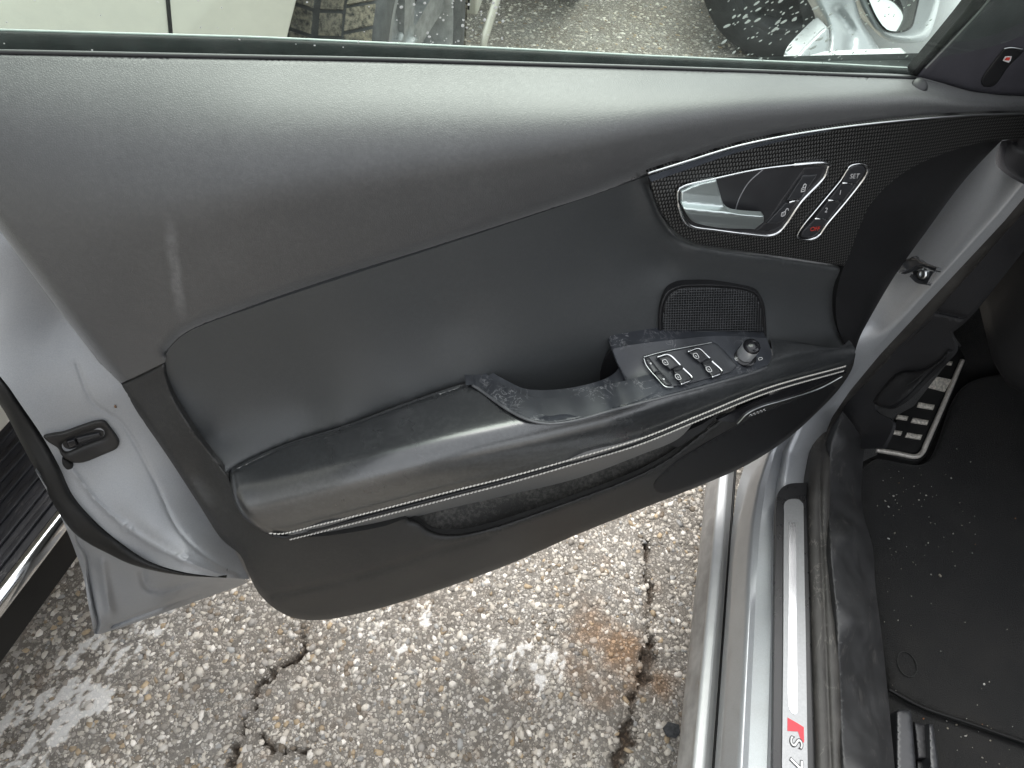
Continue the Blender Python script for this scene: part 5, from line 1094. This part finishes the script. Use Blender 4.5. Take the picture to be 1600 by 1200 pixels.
# front wheel, steered outwards
STEER = 0.0
def wheel(parent, C0, R, wd, steer, mt_, tread_m, rim_m, lugs=True, face=1):
    ca, sa = math.cos(steer), math.sin(steer)
    def tr(v):                      # local x = outward, y = rearward/forward, z = up
        v = np.asarray(v, float); x = v[:, 0]*face; y = v[:, 1]
        return np.column_stack([C0[0]+x*ca-y*sa, C0[1]+x*sa+y*ca, C0[2]+v[:, 2]])
    h = wd/2
    prof = [(-h*.98, R*.72), (-h*1.0, R*.86), (-h*.94, R*.95), (-h*.72, R*.985), (0, R*.99), (h*.72, R*.985), (h*.94, R*.95), (h*1.0, R*.86), (h*.99, R*.74), (h*.90, R*.68)]
    k = 64; V = np.array([(x, r*math.cos(a), r*math.sin(a)) for x, r in prof for a in np.arange(k)*2*math.pi/k])
    Fc = [[i*k+j, i*k+(j+1) % k, (i+1)*k+(j+1) % k, (i+1)*k+j] for i in range(len(prof)-1) for j in range(k)]
    w = mesh_obj('wheel', tr([(h*.2, 0, 0), (h*.2, R*.1, 0), (h*.2, 0, R*.1)]), [[0, 1, 2]], rim_m, parent)
    ty = mesh_obj('tyre', tr(V), Fc, mt_, w)
    if lugs:
        gs = []; nl = 46
        for i in range(nl):
            for c, wx, sh_ in ((-.74, .22, .35), (-.26, .2, .12), (.26, .2, -.12), (.74, .24, -.35)):
                a0 = (i+.5*(abs(c) > .5))*2*math.pi/nl; da = 2*math.pi/nl*.42; V8 = []
                for dx in (-wx, wx):
                    for s_ in (-1, 1):
                        for rr in (R*.975, R*1.012 - (R*.03 if abs(c+dx*.9) > .85 else 0)):
                            a = a0+s_*da+sh_*(dx*.35); V8.append(((c+dx*.92)*h, rr*math.cos(a), rr*math.sin(a)))
                gs.append((tr(V8), [[0, 1, 3, 2], [4, 6, 7, 5], [0, 4, 5, 1], [2, 3, 7, 6], [1, 5, 7, 3]]))
        V, Fc, _ = join(gs); mesh_obj('tread_blocks', V, Fc, tread_m, w, smooth=False, kind='stuff')
    # rim: barrel, five broad spokes, hub with cap
    prof = [(h*.9, R*.69), (h*.92, R*.64), (h*.80, R*.615), (-h*.2, R*.58), (-h*.9, R*.60)]
    V = np.array([(x, r*math.cos(a), r*math.sin(a)) for x, r in prof for a in np.arange(k)*2*math.pi/k]); Fc = [[i*k+j, i*k+(j+1) % k, (i+1)*k+(j+1) % k, (i+1)*k+j] for i in range(len(prof)-1) for j in range(k)]
    mesh_obj('rim', tr(V), Fc, rim_m, w)
    gs = []
    for i in range(5):
        a = i*2*math.pi/5+.3; e = np.array([0, math.cos(a), math.sin(a)]); f = np.array([0, -math.sin(a), math.cos(a)]); V8 = []
        for r_, wd_, x_ in ((R*.12, R*.09, h*.62), (R*.63, R*.11, h*.78)):
            for s_ in (-1, 1):
                for dx in (0, -h*.25): V8.append(e*r_+f*wd_*s_+np.array([x_+dx, 0, 0]))
        gs.append((tr(V8), [[0, 2, 6, 4], [0, 4, 5, 1], [2, 3, 7, 6], [1, 5, 7, 3], [4, 6, 7, 5]]))
    V, Fc, _ = join(gs); mesh_obj('spokes', V, Fc, rim_m, w, smooth=False)
    prof = [(h*.30, R*.62), (h*.34, R*.50), (h*.30, R*.40), (h*.52, R*.30), (h*.52, R*.2), (h*.4, .001)]
    V = np.array([(x, r*math.cos(a), r*math.sin(a)) for x, r in prof for a in np.arange(k)*2*math.pi/k]); Fc = [[i*k+j, i*k+(j+1) % k, (i+1)*k+(j+1) % k, (i+1)*k+j] for i in range(len(prof)-1) for j in range(k)]
    mesh_obj('wheel_disc', tr(V), Fc, rim_m, w)
    prof = [(h*.45, R*.20), (h*.60, R*.20), (h*.64, R*.18), (h*.64, R*.11), (h*.74, R*.105), (h*.78, R*.08), (h*.78, .001)]
    V = np.array([(x, r*math.cos(a), r*math.sin(a)) for x, r in prof for a in np.arange(k)*2*math.pi/k]); Fc = [[i*k+j, i*k+(j+1) % k, (i+1)*k+(j+1) % k, (i+1)*k+j] for i in range(len(prof)-1) for j in range(k)]
    mesh_obj('hub_cap', tr(V), Fc, plain('dusty_cap', (.4, .41, .41), .4, .6, var=.2), w); return w
dull = plain('dull_alloy', (.36, .365, .37), .5, .3, var=.25, vs=40)
wheel(suv, WC, WR, .26, STEER, M['tyre'], M['tread'], dull)
# bumper edge ahead of the wheel
bp = on_axis([(790, -60), (776, 0), (757, 60), (754, 85)], 0, -.62)
V, Fc = tube_geo(bp, .030, 8, flat=((1, 0, 0), .35)); mesh_obj('bumper_edge', V, Fc, M['cream'], suv)

# ------------------------------------------------------------------ two dark cars beyond, of which the tyres show
def dark_car(base, rot, label):
    e = empty('dark_car', base, label, 'car', 'dark cars parked beyond the window')
    return e
dc = dark_car((1.7, 3.6, 0), 0, 'dark car parked crosswise whose black wheel stands behind the door mirror')
wheel(dc, np.array([.33, 2.93, .32]), .34, .22, math.radians(-90), M['blacktyre'], M['blacktyre'], M['blacktyre'], lugs=False)
wheel(dc, np.array([3.1, 2.93, .32]), .34, .22, math.radians(-90), M['blacktyre'], M['blacktyre'], M['blacktyre'], lugs=False)
def prism_xz(poly, y0, y1, m_, name, parent):
    o = prism([(x, z) for x, z in poly], 0, y1-y0, m_, name, None, .02)
    V = np.array([v.co[:] for v in o.data.vertices])+np.array(o.location); V = np.column_stack([V[:, 1], y0+V[:, 0], V[:, 2]])
    Fc = [list(f.vertices)[::-1] for f in o.data.polygons]; bpy.data.objects.remove(o); return mesh_obj(name, V, Fc, m_, parent)
prism_xz([(-.12, .5), (-.1, .95), (.6, 1.0), (1.0, 1.4), (2.3, 1.42), (3.0, .98), (3.9, .9), (4.0, .45), (3.55, .42), (3.45, .58), (3.1, .72), (2.75, .55), (2.65, .42), (.75, .42), (.66, .58), (.33, .72), (.0, .55)], 2.88, 4.5, M['dark_paint'], 'body', dc)
dc2 = dark_car((-1.3, 4.4, 0), 0, 'dark car parked nose on whose tyre shows at the top edge of the window')
wheel(dc2, np.array([-.58, 3.22, .31]), .33, .24, 0, M['blacktyre'], M['blacktyre'], M['blacktyre'], lugs=False)
wheel(dc2, np.array([-2.0, 3.22, .31]), .33, .24, 0, M['blacktyre'], M['blacktyre'], M['blacktyre'], lugs=False, face=-1)
prism([(2.95, .6), (2.72, .65), (2.70, .9), (3.6, 1.0), (4.1, 1.42), (5.6, 1.42), (6.6, 1.0), (6.8, .5), (6.0, .42), (3.70, .42), (3.60, .58), (3.22, .75), (2.85, .58)], -2.18, -.42, M['dark_paint'], 'body', dc2, .03)
